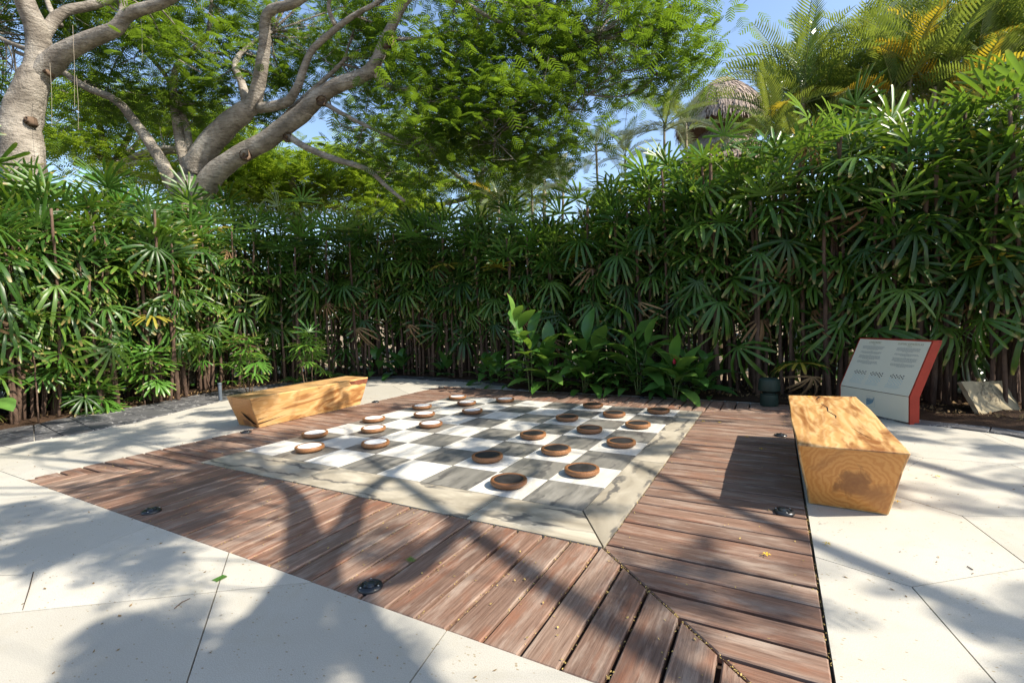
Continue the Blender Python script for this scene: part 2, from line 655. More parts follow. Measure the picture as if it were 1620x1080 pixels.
M_thatchd = simple('old_thatch_base', (.16, .12, .095), 0.95, 0.1, 0.35, 9)
M_litter = simple('yellow_leaf_litter', (.36, .26, .09), 0.8, 0.2, 0.4, 30)
M_petal = simple('yellow_petal', (.62, .40, .02), 0.6, 0.2)
M_brown_litter = simple('brown_leaf_litter', (.20, .13, .06), 0.85, 0.2, 0.4, 30)
M_redflower = simple('red_ginger_flower', (.50, .012, .045), 0.5, 0.4, 0.2, 30)
M_orange = simple('orange_bract', (.45, .22, .05), 0.5, 0.4, 0.3, 30)
M_wall = simple('pale_plaster', (.55, .50, .44), 0.9, 0.1, 0.08, 2)
M_rope = simple('aerial_root', (.30, .26, .2), 0.9, 0.1)
M_pod = simple('dark_seed_pod', (.035, .02, .015), 0.6, 0.3)

# ------------------------------------------------------------------ ground, soil bed
structure('ground', mesh('ground', [(-400, -400, -.07), (400, -400, -.07), (400, 400, -.07), (-400, 400, -.07)], [(0, 1, 2, 3)], M_ground))


def bed():
    """strip of dark soil round the patio, under the hedge"""
    inner = [(-9.3, -9), (-8.7, -3), (-9.0, -.8), (-9.5, .5), (-9.7, 2.6), (-10.6, 5.1), (-10.4, 8), (-8.5, 10.9), (-6.5, 12.2), (-2.4, 11.9), (.2, 11.2), (1.55, 10.06), (6, 10.06), (10.86, 10.06), (11.4, 9.95), (12.6, 9.3), (13.9, 8.45), (15, 7.95), (16.2, 6.9), (17.2, 5.6)]
    outer = [(-16, -9), (-15, -3), (-15, -.8), (-15.5, .5), (-16, 2.6), (-16.5, 6), (-15, 11), (-11.5, 14.5), (-7.5, 16), (-3, 16.2), (1, 16), (3, 15.5), (6, 15), (10.86, 14.5), (12.4, 14.5), (14.6, 14.2), (16.5, 13.5), (18, 12.8), (19.5, 12), (21, 11)]
    V, F = [], []
    K = 9
    I = spline([(*p, 0) for p in inner], 3)
    O = spline([(*p, 0) for p in outer], 3)
    for i, (a, b) in enumerate(zip(I, O)):
        for k in range(K):
            t = k / (K - 1)
            p = a * (1 - t) + b * t
            z = .01 + .05 * min(1, t * 5) + random.uniform(-.02, .02) * (k > 0)
            if k == K - 1:
                z = -.1
            V.append((p[0] * S, p[1] * S, z))
    for i in range(len(I) - 1):
        for k in range(K - 1):
            F.append((i * K + k + 1, i * K + k, (i + 1) * K + k, (i + 1) * K + k + 1))
    structure('soil', mesh('soil', V, F, M_soil, smooth=True))


bed()

# ------------------------------------------------------------------ pavement slabs
HOLE = (-2.05, 10.8, -3.0, 10.02)          # deck + board rectangle in squares
pave = structure('pavement', None)


def cell(seed, seeds, bounds):
    P = [np.array(p, float) for p in bounds]
    s = np.array(seed, float)
    for o in seeds:
        o = np.array(o, float)
        if np.allclose(o, s):
            continue
        mid = (s + o) / 2
        d = o - s
        t = np.array([-d[1], d[0]])
        P = clip(P, mid, mid + t, True)
        if len(P) < 3:
            return None
    return P


# seeds chosen so that the visible joints meet where they do in the photograph
def around(j, arms, r):
    """three seeds whose cells meet at j with joints along the three arms (degrees)"""
    out = []
    arms = sorted(arms)
    for i in range(3):
        a, b = arms[i], arms[(i + 1) % 3] + (360 if i == 2 else 0)
        out.append((j[0] + r * math.cos(math.radians((a + b) / 2)), j[1] + r * math.sin(math.radians((a + b) / 2))))
    return out


seeds = around((11.6, -.4), [160, -80, 40], 1.55) + around((2.88, -4.4), [100, 215, -20], 1.5)
seeds += [(6.5, -3.0), (5.0, -6.3), (7.6, -5.0), (13.2, 3.3), (11.3, 4.2), (14.0, 1.5), (13.0, 6.6), (11.0, 8.2), (15.6, 4.0), (16, 7), (15.5, -1.5),
          (-1.2, -4.6), (-3.4, -2.2), (-5.8, -4.6), (-3.3, 1.2), (-6.0, .2), (-4.2, 4.2), (-7.3, 3.4), (-5.2, 7.6), (-8.0, 7.2), (-2.9, 10.9), (-6.0, 10.8), (1.0, 11.0), (9.6, -4.4), (9.2, -8.2), (12.8, -5.2), (2.0, -8), (-2.5, -8), (12.5, -9.5), (6.5, -10.5), (16, -6)]
BND = [(-8.0, -12), (17.6, -12), (17.6, 5.4), (16.6, 6.5), (15.2, 7.6), (13.6, 8.65), (10.8, 9.9), (10.8, 10.0), (1.9, 10.4), (-.2, 11.3), (-2.8, 11.95), (-6.0, 12.0), (-8.6, 10.6), (-9.6, 7.2), (-9.4, 5.0), (-8.4, 2.4), (-7.6, .4), (-7.4, -3)]
BND = [p for p in BND]
BND = BND if area(np.array(BND)) > 0 else BND[::-1]


def split_hole(P):
    """cut the deck rectangle out of a convex polygon -> convex pieces"""
    x0, x1, y0, y1 = HOLE
    out = []
    a = clip(P, (x0, 0), (x0, 1), True); out.append(a)               # left of x0
    r = clip(P, (x0, 0), (x0, 1), False)
    b = clip(r, (x1, 0), (x1, 1), False); out.append(b)              # right of x1
    r = clip(r, (x1, 0), (x1, 1), True)
    out.append(clip(r, (0, y0), (1, y0), False))                     # in front
    out.append(clip(r, (0, y1), (1, y1), True))                      # behind
    return [p for p in out if len(p) >= 3 and abs(area(np.array(p))) > .004]


def bsp(P, cuts):
    """split polygon P by nested lines: cuts = (a, b, left_cuts, right_cuts)"""
    if cuts is None:
        return [P]
    a, b, lc, rc = cuts
    out = []
    for side, cc in ((True, lc), (False, rc)):
        q = clip(P, a, b, side)
        if len(q) >= 3 and abs(area(np.array(q))) > .01:
            out += bsp(q, cc)
    return out


front = [(-8.0, -12), (10.8, -12), (10.8, -3.0), (-8.0, -3.0)]
polys = bsp(front, ((6.38, -4.44), (4.6, -3.07),
                    ((4.03, -4.52), (5.88, -3.12), None,
                     ((8.6, -12), (8.6, -3), None, None)) if False else
                    ((2.88, -4.31), (2.68, -3.17),
                     ((-3.2, -12), (-3.4, -3), None, ((0, -5.9), (2.88, -4.36), None, None)),
                     ((4.03, -4.52), (5.88, -3.12), None, ((3.0, -6.6), (6.4, -5.4), None, None))),
                    ((7.85, -3.14), (7.94, -3.62),
                     ((9.3, -12), (9.3, -3), None, None),
                     ((4.0, -4.52), (5.88, -3.12), None, ((5.2, -6.4), (8.0, -6.9), None, None)))))
for s in seeds:
    P = cell(s, seeds, BND)
    if P is None or len(P) < 3:
        continue
    for q in (clip(P, (10.8, 0), (10.8, 1), False), clip(clip(P, (0, -3), (1, -3), True), (10.8, 0), (10.8, 1), True) if len(clip(P, (0, -3), (1, -3), True)) >= 3 else []):
        if len(q) >= 3 and abs(area(np.array(q))) > .01:
            polys.append(q)
for P in polys:
    P = np.array(P)
    if area(P) < 0:
        P = P[::-1]
    keep = [P[i] for i in range(len(P)) if np.linalg.norm(P[i] - P[i - 1]) > 1e-4]
    P = inset(np.array(keep), 0.0065)
    mb = MB()
    c = np.array([P[:, 0].mean(), P[:, 1].mean()]) * S
    for q in split_hole(list(P)):
        q = np.array(q)
        if area(q) < 0:
            q = q[::-1]
        V, F = prism(q * S - c, -.065, 0.0)
        mb.add(V, F)
    if mb.V:
        obj('paving_slab', mb.mesh('paving_slab', M_pave), pave, (c[0], c[1], random.uniform(-.0008, .0008)))
# fine mortar in the joints
structure('mortar_bed', mesh('mortar_bed', [(x * S, y * S, -.012) for x, y in [(-7.4, -12), (17.5, -12), (17.5, -3.05), (-7.3, -3.05)]] +
                             [(x * S, y * S, -.012) for x, y in [(-8.0, -3.05), (-2.1, -3.05), (-2.1, 11.6), (-8.6, 10)]] +
                             [(x * S, y * S, -.012) for x, y in [(10.86, -3.05), (17.5, -3.05), (16.6, 6.3), (10.86, 9.8)]],
                             [(0, 1, 2, 3), (4, 5, 6, 7), (8, 9, 10, 11)], simple('joint_mortar', (.22, .18, .13), .9, .1, .3, 9)))

# slate edging: irregular band between the paving and the soil
edging = structure('slate_edging', None)


def slate_band(inner, outer, parts, z=0.016):
    n = len(inner)
    I = spline([(*p, 0) for p in inner], parts)
    O = spline([(*p, 0) for p in outer], parts)
    jit = [random.uniform(-.22, .22) for _ in I]
    for i in range(len(I) - 1):
        a0, a1, b0, b1 = I[i][:2], I[i + 1][:2], O[i][:2], O[i + 1][:2]
        ta0 = a0; ta1 = a1
        sk0, sk1 = jit[i], jit[i + 1]
        d0 = (O[min(i + 1, len(O) - 1)] - O[max(i - 1, 0)])[:2]; d0 = d0 / np.linalg.norm(d0) * sk0
        d1 = (O[min(i + 2, len(O) - 1)] - O[i])[:2]; d1 = d1 / np.linalg.norm(d1) * sk1
        split = random.random() < .45
        w = lambda p: np.array(p) + np.array([random.uniform(-.07, .07), random.uniform(-.07, .07)])
        polys = []
        if split:
            t = random.uniform(.35, .65)
            m0 = ta0 * (1 - t) + (b0 + d0) * t; m1 = ta1 * (1 - t) + (b1 + d1) * t
            polys = [[ta0, w(ta0 * .5 + ta1 * .5), ta1, m1, m0], [m0, m1, b1 + d1, w((b0 + d0 + b1 + d1) / 2), b0 + d0]]
        else:
            polys = [[ta0, w(ta0 * .5 + ta1 * .5), ta1, b1 + d1, w((b0 + d0 + b1 + d1) / 2), b0 + d0]]
        for q in polys:
            q = np.array(q)
            if area(q) < 0:
                q = q[::-1]
            q = inset(q, .012) * S
            c = q.mean(0)
            V, F = prism(q - c, -.05, z, .004)
            obj('slate_stone', mesh('slate_stone', V, F, M_slate), edging, (c[0], c[1], random.uniform(-.003, .004)))


slate_band([(-6.6, -7), (-6.3, -4.5), (-6.25, -2.3), (-6.2, -1.1), (-6.35, .35), (-7.05, 2.1), (-7.9, 4.3), (-8.2, 7.0), (-7.6, 9.5), (-6.9, 11.0), (-5.6, 11.55), (-3.1, 11.35), (-.9, 11.5), (-.25, 10.95), (1.45, 10.75), (1.55, 10.05)],
           [(-9.4, -7), (-9.1, -4.5), (-8.95, -1.6), (-9.15, -.6), (-9.7, .6), (-9.85, 2.6), (-10.75, 5.1), (-10.8, 8.0), (-9.3, 10.4), (-7.8, 11.9), (-6.3, 12.75), (-3.6, 12.6), (-1.2, 12.4), (.3, 12.0), (2.2, 11.4), (2.3, 10.1)], 2)
slate_band([(10.86, 9.55), (11.6, 9.35), (12.5, 8.75), (13.3, 8.1), (13.9, 7.98), (14.5, 7.68), (14.95, 7.25), (15.8, 6.3), (16.8, 4.8)],
           [(10.86, 10.1), (11.75, 9.95), (12.9, 9.25), (13.6, 8.6), (14.1, 8.45), (14.8, 8.2), (15.4, 7.75), (16.4, 6.7), (17.4, 5.1)], 1)

# ------------------------------------------------------------------ deck
deck = structure('wooden_deck', None)
TH = .042


def plank(poly, axis):
    """poly in squares; axis 0: length along x, 1: along y. Mesh local X runs along the length."""
    q = np.array(poly, float)
    if area(q) < 0:
        q = q[::-1]
    q = q * S
    c = q.mean(0)
    q = q - c
    rz = 0.0
    if axis == 1:
        q = np.stack([q[:, 1], -q[:, 0]], 1)
        rz = math.pi / 2
    V, F = prism(q, -TH, 0.0, .006)
    o = obj('plank', mesh('plank', V, F, M_deck), deck, (c[0], c[1], random.uniform(-.003, .002)), (random.uniform(-.002, .002), random.uniform(-.001, .001), rz))
    return o


PITCH = .3655
GAP = .046
X0, X1, Y0, Y1 = -2.05, 10.78, -3.0, 10.0
BX0, BX1, BY0, BY1 = 0.0, 8.6, -.92, 8.02        # inner rectangle


def run_side(axis, start, end):
    t = start
    out = []
    while t < end:
        g = GAP * random.uniform(.55, 1.25)
        out.append((max(t, start) + g / 2, min(t + PITCH, end) - g / 2))
        t += PITCH
    return out


def mitre_clip(P, a, b, left):
    return clip(P, a, b, left)


g2 = .012
for a, b in run_side(1, X0, X1):                      # front side: planks run along y
    P = [(a, Y0), (b, Y0), (b, BY0 - .012), (a, BY0 - .012)]
    P = mitre_clip(P, (X0 + g2, Y0), (BX0 + g2, BY0), False)
    P = mitre_clip(P, (X1 - g2, Y0), (BX1 - g2, BY0), True)
    if len(P) >= 3 and abs(area(np.array(P))) > .01:
        plank(P, 1)
for a, b in run_side(1, X0 + .1, X1):                 # far side
    P = [(a, BY1 + .012), (b, BY1 + .012), (b, Y1), (a, Y1)]
    P = mitre_clip(P, (X0 + g2, Y1), (BX0 + g2, BY1), True)
    P = mitre_clip(P, (X1 - g2, Y1), (BX1 - g2, BY1), False)
    if len(P) >= 3 and abs(area(np.array(P))) > .01:
        plank(P, 1)
for a, b in run_side(0, Y0, Y1):                      # right side: planks run along x
    P = [(BX1 + .012, a), (X1, a), (X1, b), (BX1 + .012, b)]
    P = mitre_clip(P, (X1 + g2, Y0), (BX1 + g2, BY0), False)
    P = mitre_clip(P, (X1 + g2, Y1), (BX1 + g2, BY1), True)
    if len(P) >= 3 and abs(area(np.array(P))) > .01:
        plank(P, 0)
for a, b in run_side(0, Y0 + .12, Y1):                # left side
    P = [(X0, a), (BX0 - .012, a), (BX0 - .012, b), (X0, b)]
    P = mitre_clip(P, (X0 - g2, Y0), (BX0 - g2, BY0), True)
    P = mitre_clip(P, (X0 - g2, Y1), (BX0 - g2, BY1), False)
    if len(P) >= 3 and abs(area(np.array(P))) > .01:
        plank(P, 0)
obj('deck_bed', mesh('deck_bed', [(X0 * S, Y0 * S, -.05), (X1 * S, Y0 * S, -.05), (X1 * S, Y1 * S, -.05), (X0 * S, Y1 * S, -.05)], [(0, 1, 2, 3)], simple('under_deck_dirt', (.035, .022, .016), .95, .1, .4, 20)), deck)

# ------------------------------------------------------------------ checkerboard
board = thing('checkerboard', 'giant inlaid grey and white marble draughts board in the middle of the wooden deck', 'game board', (0, 0, 0))


def slab_piece(name, poly, m, z=.004, ch=.0012, rot=0.0):
    q = np.array(poly, float)
    if area(q) < 0:
        q = q[::-1]
    q = q * S
    c = q.mean(0)
    q = q - c
    cr, sr = math.cos(-rot), math.sin(-rot)
    q = q @ np.array([[cr, sr], [-sr, cr]])
    V, F = prism(q, -.045, z, ch)
    return obj(name, mesh(name, V, F, m), board, (c[0], c[1], random.uniform(-.0006, .0006)), (0, 0, rot))


for i in range(8):
    for j in range(8):
        e = .006
        slab_piece('tile', [(i + e, j + e), (i + 1 - e, j + e), (i + 1 - e, j + 1 - e), (i + e, j + 1 - e)], M_white_tile if (i + j) % 2 == 0 else M_grey_tile, rot=math.pi / 2)
e = .006
for a, b in [(0.0, 2.9), (2.9, 6.62), (6.62, 8.6)]:
    P = [(a + e, BY0), (b - e, BY0), (b - e, -e), (a + e, -e)]
    P = clip(P, (8.6 - .012, BY0), (8.0 - .012, 0), True)
    slab_piece('border_stone', P, M_border)
for a, b in [(-.92, 2.7), (2.7, 5.3), (5.3, 7.35), (7.35, 8.0)]:
    P = [(8 + e, a + e), (8.6, a + e), (8.6, b - e), (8 + e, b - e)]
    P = clip(P, (8.6 + .012, BY0), (8.0 + .012, 0), False)
    slab_piece('border_stone', P, M_border, rot=math.pi / 2)

# ------------------------------------------------------------------ game pieces


def lathe(prof, n=36, mi=None):
    V, F, I = [], [], []
    for (r, z) in prof:
        for k in range(n):
            a = 2 * math.pi * k / n
            V.append((r * math.cos(a), r * math.sin(a), z))
    for i in range(len(prof) - 1):
        for k in range(n):
            F.append((i * n + k, i * n + (k + 1) % n, (i + 1) * n + (k + 1) % n, (i + 1) * n + k))
            I.append(0 if mi is None else mi[i])
    return V, F, I


def lathe_mesh(name, prof, m, n=36, cap=True):
    V, F, I = lathe(prof, n)
    if cap:
        F.append(tuple((len(prof) - 1) * n + k for k in range(n)))
    me = mesh(name, V, F, m)
    for p in me.polygons:
        p.use_smooth = len(p.vertices) == 4
    try:
        me.set_sharp_from_angle(angle=math.radians(35))
    except Exception:
        pass
    return me


rim_me = lathe_mesh('rim', [(.0, .001), (.120, .001), (.130, .006), (.131, .016), (.134, .018), (.149, .020), (.1545, .026), (.1555, .036), (.1545, .050), (.151, .0565), (.146, .059), (.128, .059), (.1245, .0565), (.1235, .052), (.0, .052)], M_rim, 40, False)
wd_me = lathe_mesh('disc', [(.1232, .0525), (.1232, .0545), (.121, .0565), (.06, .057), (.0, .057)], M_wdisc, 40, False)
bd_me = lathe_mesh('disc', [(.1232, .0525), (.1232, .0545), (.121, .0558), (.06, .056), (.0, .056)], M_bdisc, 40, False)
ORD = ['first', 'second', 'third', 'fourth', 'fifth', 'sixth', 'seventh', 'eighth']
whites = [(0.42, 1.55), (1.43, 0.60), (0.50, 3.46), (1.42, 2.52), (2.55, 1.45), (0.55, 5.50), (1.44, 4.52), (2.47, 3.52), (0.57, 7.42), (1.55, 6.55), (2.50, 5.45), (2.45, 7.52)]
blacks = [(5.54, 7.52), (5.49, 5.55), (6.52, 6.45), (7.52, 7.38), (5.48, 3.50), (6.50, 4.50), (7.43, 5.42), (5.44, 1.55), (6.48, 2.54), (7.53, 3.60), (6.52, 0.48), (7.42, 1.52)]
for L, nm, me in ((whites, 'white', wd_me), (blacks, 'black', bd_me)):
    for (x, y) in L:
        t = thing('draughts_piece', '%s-topped round wooden draughts piece, %s column from the left, %s row from the front' % (nm, ORD[int(x)], ORD[int(y)]), 'draughts piece', (x * S, y * S, .0045), random.uniform(0, 6.28), 'draughts pieces on the giant board')
        obj('rim', rim_me, t)
        obj('disc', me, t)

# ------------------------------------------------------------------ uplights set in the deck
up_h = lathe_mesh('housing', [(.064, -.01), (.066, .004), (.064, .010), (.056, .017), (.047, .019), (.043, .0165), (.0, .0165)], M_black, 32, False)
up_l = lathe_mesh('lens', [(.036, .0168), (.030, .0235), (.018, .027), (.0, .028)], M_lens, 24, False)
scm = lathe_mesh('screw', [(.0045, .018), (.0045, .0205), (.0, .021)], M_steel, 10, False)
hood = lathe_mesh('hood', [(.010, .016), (.010, .026), (.006, .029), (0, .029)], M_black, 12, False)
ups = [((6.68, -2.80), 'nearest black deck uplight, beside the front edge of the deck'),
       ((2.08, -2.75), 'black deck uplight near the left corner of the front deck edge'),
       ((10.52, 1.12), 'black deck uplight just in front of the right bench'),
       ((10.52, 5.79), 'black deck uplight on the right deck beside the far end of the right bench'),
       ((-1.78, 1.17), 'black deck uplight in front of the near end of the left bench'),
       ((-1.9, 5.94), 'black deck uplight past the far end of the left bench'),
       ((6.5, 9.75), 'black deck uplight on the far deck edge below the red flowering plant'),
       ((-.3, 9.72), 'black deck uplight at the far left part of the back deck edge')]
for (p, lab) in ups:
    t = thing('deck_uplight', lab, 'deck light', (p[0] * S, p[1] * S, .0), random.uniform(0, 6), 'uplights set into the deck')
    obj('housing', up_h, t)
    obj('lens', up_l, t)
    for k in range(3):
        a = k * 2.094 + .5
        obj('screw', scm, t, (.052 * math.cos(a), .052 * math.sin(a), -.001))
    for k in range(4):
        a = k * 1.5708
        obj('hood', hood, t, (.030 * math.cos(a), .030 * math.sin(a), .0055), (0, 0, 0), (1, 1, .75))


# ------------------------------------------------------------------ benches
def bench(name, label, top, base, h, endc, endfaces):
    """top/base: corner lists (squares): near-left, near-right, far-right, far-left"""
    T = np.array(top, float) * S
    B = np.array(base, float) * S
    c = (T.mean(0) + B.mean(0)) / 2
    root = thing(name, label, 'bench', (c[0], c[1], 0), 0, 'carved log benches beside the deck')
    H = h * S
    bm = bmesh.new()
    # grid of the solid, long axis (y) in nl steps, cross section nw x nh; shape by bilinear mixing, rotated so that local x is the length
    nl, nw, nh = 14, 5, 4
    vs = {}

    def pt(a, b_, k):
        t = b_ / nl; w_ = a / nw; z = k / nh
        lo = (B[0] * (1 - w_) + B[1] * w_) * (1 - t) + (B[3] * (1 - w_) + B[2] * w_) * t
        hi = (T[0] * (1 - w_) + T[1] * w_) * (1 - t) + (T[3] * (1 - w_) + T[2] * w_) * t
        p = lo * (1 - z) + hi * z - c
        wob = .006 * math.sin(5 * t + 3 * w_ + 2 * z) + .004 * math.sin(11 * t + 7 * z)
        return (p[1] + wob * .5, -(p[0] + wob), z * H + (.004 * math.sin(6 * t) if 0 < z < 1 else 0))

    for a in range(nw + 1):
        for b_ in range(nl + 1):
            for k in range(nh + 1):
                if a in (0, nw) or b_ in (0, nl) or k in (0, nh):
                    vs[a, b_, k] = bm.verts.new(pt(a, b_, k))
    ends = []

    def fc(q, end=False):
        f = bm.faces.new([vs[x] for x in q])
        f.material_index = 1 if end else 0
        return f
    for b_ in range(nl):
        for k in range(nh):
            fc([(0, b_, k), (0, b_, k + 1), (0, b_ + 1, k + 1), (0, b_ + 1, k)])
            fc([(nw, b_, k), (nw, b_ + 1, k), (nw, b_ + 1, k + 1), (nw, b_, k + 1)])
        for a in range(nw):
            fc([(a, b_, nh), (a + 1, b_, nh), (a + 1, b_ + 1, nh), (a, b_ + 1, nh)])
            fc([(a, b_, 0), (a, b_ + 1, 0), (a + 1, b_ + 1, 0), (a + 1, b_, 0)])
    for a in range(nw):
        for k in range(nh):
            fc([(a, 0, k), (a + 1, 0, k), (a + 1, 0, k + 1), (a, 0, k + 1)], True)
            fc([(a, nl, k), (a, nl, k + 1), (a + 1, nl, k + 1), (a + 1, nl, k)], True)
    bmesh.ops.recalc_face_normals(bm, faces=bm.faces)
    sharp = [e for e in bm.edges if e.calc_face_angle(0) > .7]
    bmesh.ops.bevel(bm, geom=sharp, offset=.013, segments=3, profile=.6, affect='EDGES')
    me = bpy.data.meshes.new('log')
    bm.to_mesh(me)
    bm.free()
    me.materials.append(M_bench)
    me.materials.append(bench_mat('bench_end_grain', True, endc))
    for p in me.polygons:
        p.use_smooth = True
    o = obj('log', me, root, (0, 0, 0.001), (0, 0, math.pi / 2))
    return root, c, T, B, H


def ribbon(pts, widths, normal, m, name, parent, lift=.0015):
    """thin flat sliver following a surface, e.g. an open crack"""
    V, F = [], []
    nrm = np.array(normal, float)
    for i, p in enumerate(pts):
        p = np.array(p, float)
        t = np.array(pts[min(i + 1, len(pts) - 1)], float) - np.array(pts[max(i - 1, 0)], float)
        s_ = np.cross(nrm, t); s_ /= np.linalg.norm(s_) + 1e-9
        V += [p + s_ * widths[i] + nrm * lift, p - s_ * widths[i] + nrm * lift]
    for i in range(len(pts) - 1):
        F.append((2 * i, 2 * i + 1, 2 * i + 3, 2 * i + 2))
    return obj(name, mesh(name, V, F, m), parent)


rb, c, T, B, H = bench('log_bench', 'right log bench, chunky orange end grain facing the camera, standing by the sign',
                       [(10.66, 1.2), (11.92, 1.25), (11.92, 5.85), (10.66, 5.62)], [(10.83, 1.6), (11.74, 1.56), (11.72, 5.25), (10.85, 5.25)], .945, (-1.15, -.03, .21), None)
# crack running in from the far end of the top
pp = [(x * S - c[0], y * S - c[1], H + .0005) for x, y in [(11.17, 5.66), (11.24, 5.55), (11.17, 5.30), (11.17, 5.1)]]
ribbon(pp, [.012, .014, .006, .001], (0, 0, 1), M_crack, 'crack', rb)
pp = [(x * S - c[0], y * S - c[1], H + .0005) for x, y in [(11.2, 4.75), (11.27, 4.3), (11.25, 3.9), (11.33, 3.5), (11.31, 3.25)]]
ribbon(pp, [.002, .006, .005, .006, .001], (0, 0, 1), M_crack, 'crack', rb)
pp = [(x * S - c[0], y * S - c[1], H + .0005) for x, y in [(11.45, 2.6), (11.52, 2.2), (11.6, 1.85)]]
ribbon(pp, [.001, .0018, .001], (0, 0, 1), M_crack, 'crack', rb)

lb, c, T, B, H = bench('log_bench', 'left log bench, boat-shaped honey coloured log with dark swirls standing before the hedge',
                       [(-2.77, 1.25), (-1.52, 1.16), (-2.02, 5.78), (-3.2, 5.85)], [(-2.92, 1.67), (-1.94, 1.63), (-2.06, 5.37), (-2.95, 5.4)], .9, (-1.05, 0.0, .02), None)


def on_face(q, u, v):
    """bilinear point on quad q (a,b,c,d = low-near, low-far, high-far, high-near)"""
    a, b, c_, d = [np.array(x, float) for x in q]
    return (a * (1 - u) + b * u) * (1 - v) + (d * (1 - u) + c_ * u) * v


P3 = lambda p, z: np.array([p[0] - c[0], p[1] - c[1], z])
inner_face = (P3(B[1], 0), P3(B[2], 0), P3(T[2], H), P3(T[1], H))
nf = np.cross(inner_face[1] - inner_face[0], inner_face[3] - inner_face[0]); nf /= np.linalg.norm(nf)
ribbon([on_face(inner_face, u, v) + nf * .006 for u, v in [(.0, .16), (.08, .2), (.16, .235), (.23, .26)]], [.008, .006, .004, .001], nf, M_crack, 'crack', lb)
ribbon([on_face(inner_face, u, v) + nf * .006 for u, v in [(.01, .30), (.05, .315), (.10, .345)]], [.005, .004, .001], nf, M_crack, 'crack', lb)
ne = (P3(B[0], 0), P3(B[1], 0), P3(T[1], H), P3(T[0], H))
nn = np.cross(ne[1] - ne[0], ne[3] - ne[0]); nn /= np.linalg.norm(nn)
ribbon([on_face(ne, u, v) + nn * .005 for u, v in [(.42, .52), (.52, .42), (.66, .30), (.82, .18), (.97, .13)]], [.002, .018, .028, .022, .006], nn, M_crack, 'crack', lb)
ribbon([on_face(ne, u, v) + nn * .004 for u, v in [(.72, .17), (.84, .07), (.95, .02)]], [.002, .012, .004], nn, M_barkedge, 'crack', lb)
# bark left along the inner top edge of the far end
V, F = [], []
K = 12
for i in range(K + 1):
    u = .50 + .495 * i / K
    w = (.02 + .16 * (i / K) ** .8) * (1 + .15 * math.sin(i * 2.1))
    V += [on_face(inner_face, u, 0.965) + nf * .004, on_face(inner_face, u, .965 - w) + nf * .0045]
for i in range(K):
    F.append((2 * i, 2 * i + 1, 2 * i + 3, 2 * i + 2))
obj('bark_edge', mesh('bark_edge', V, F, M_barkedge), lb)


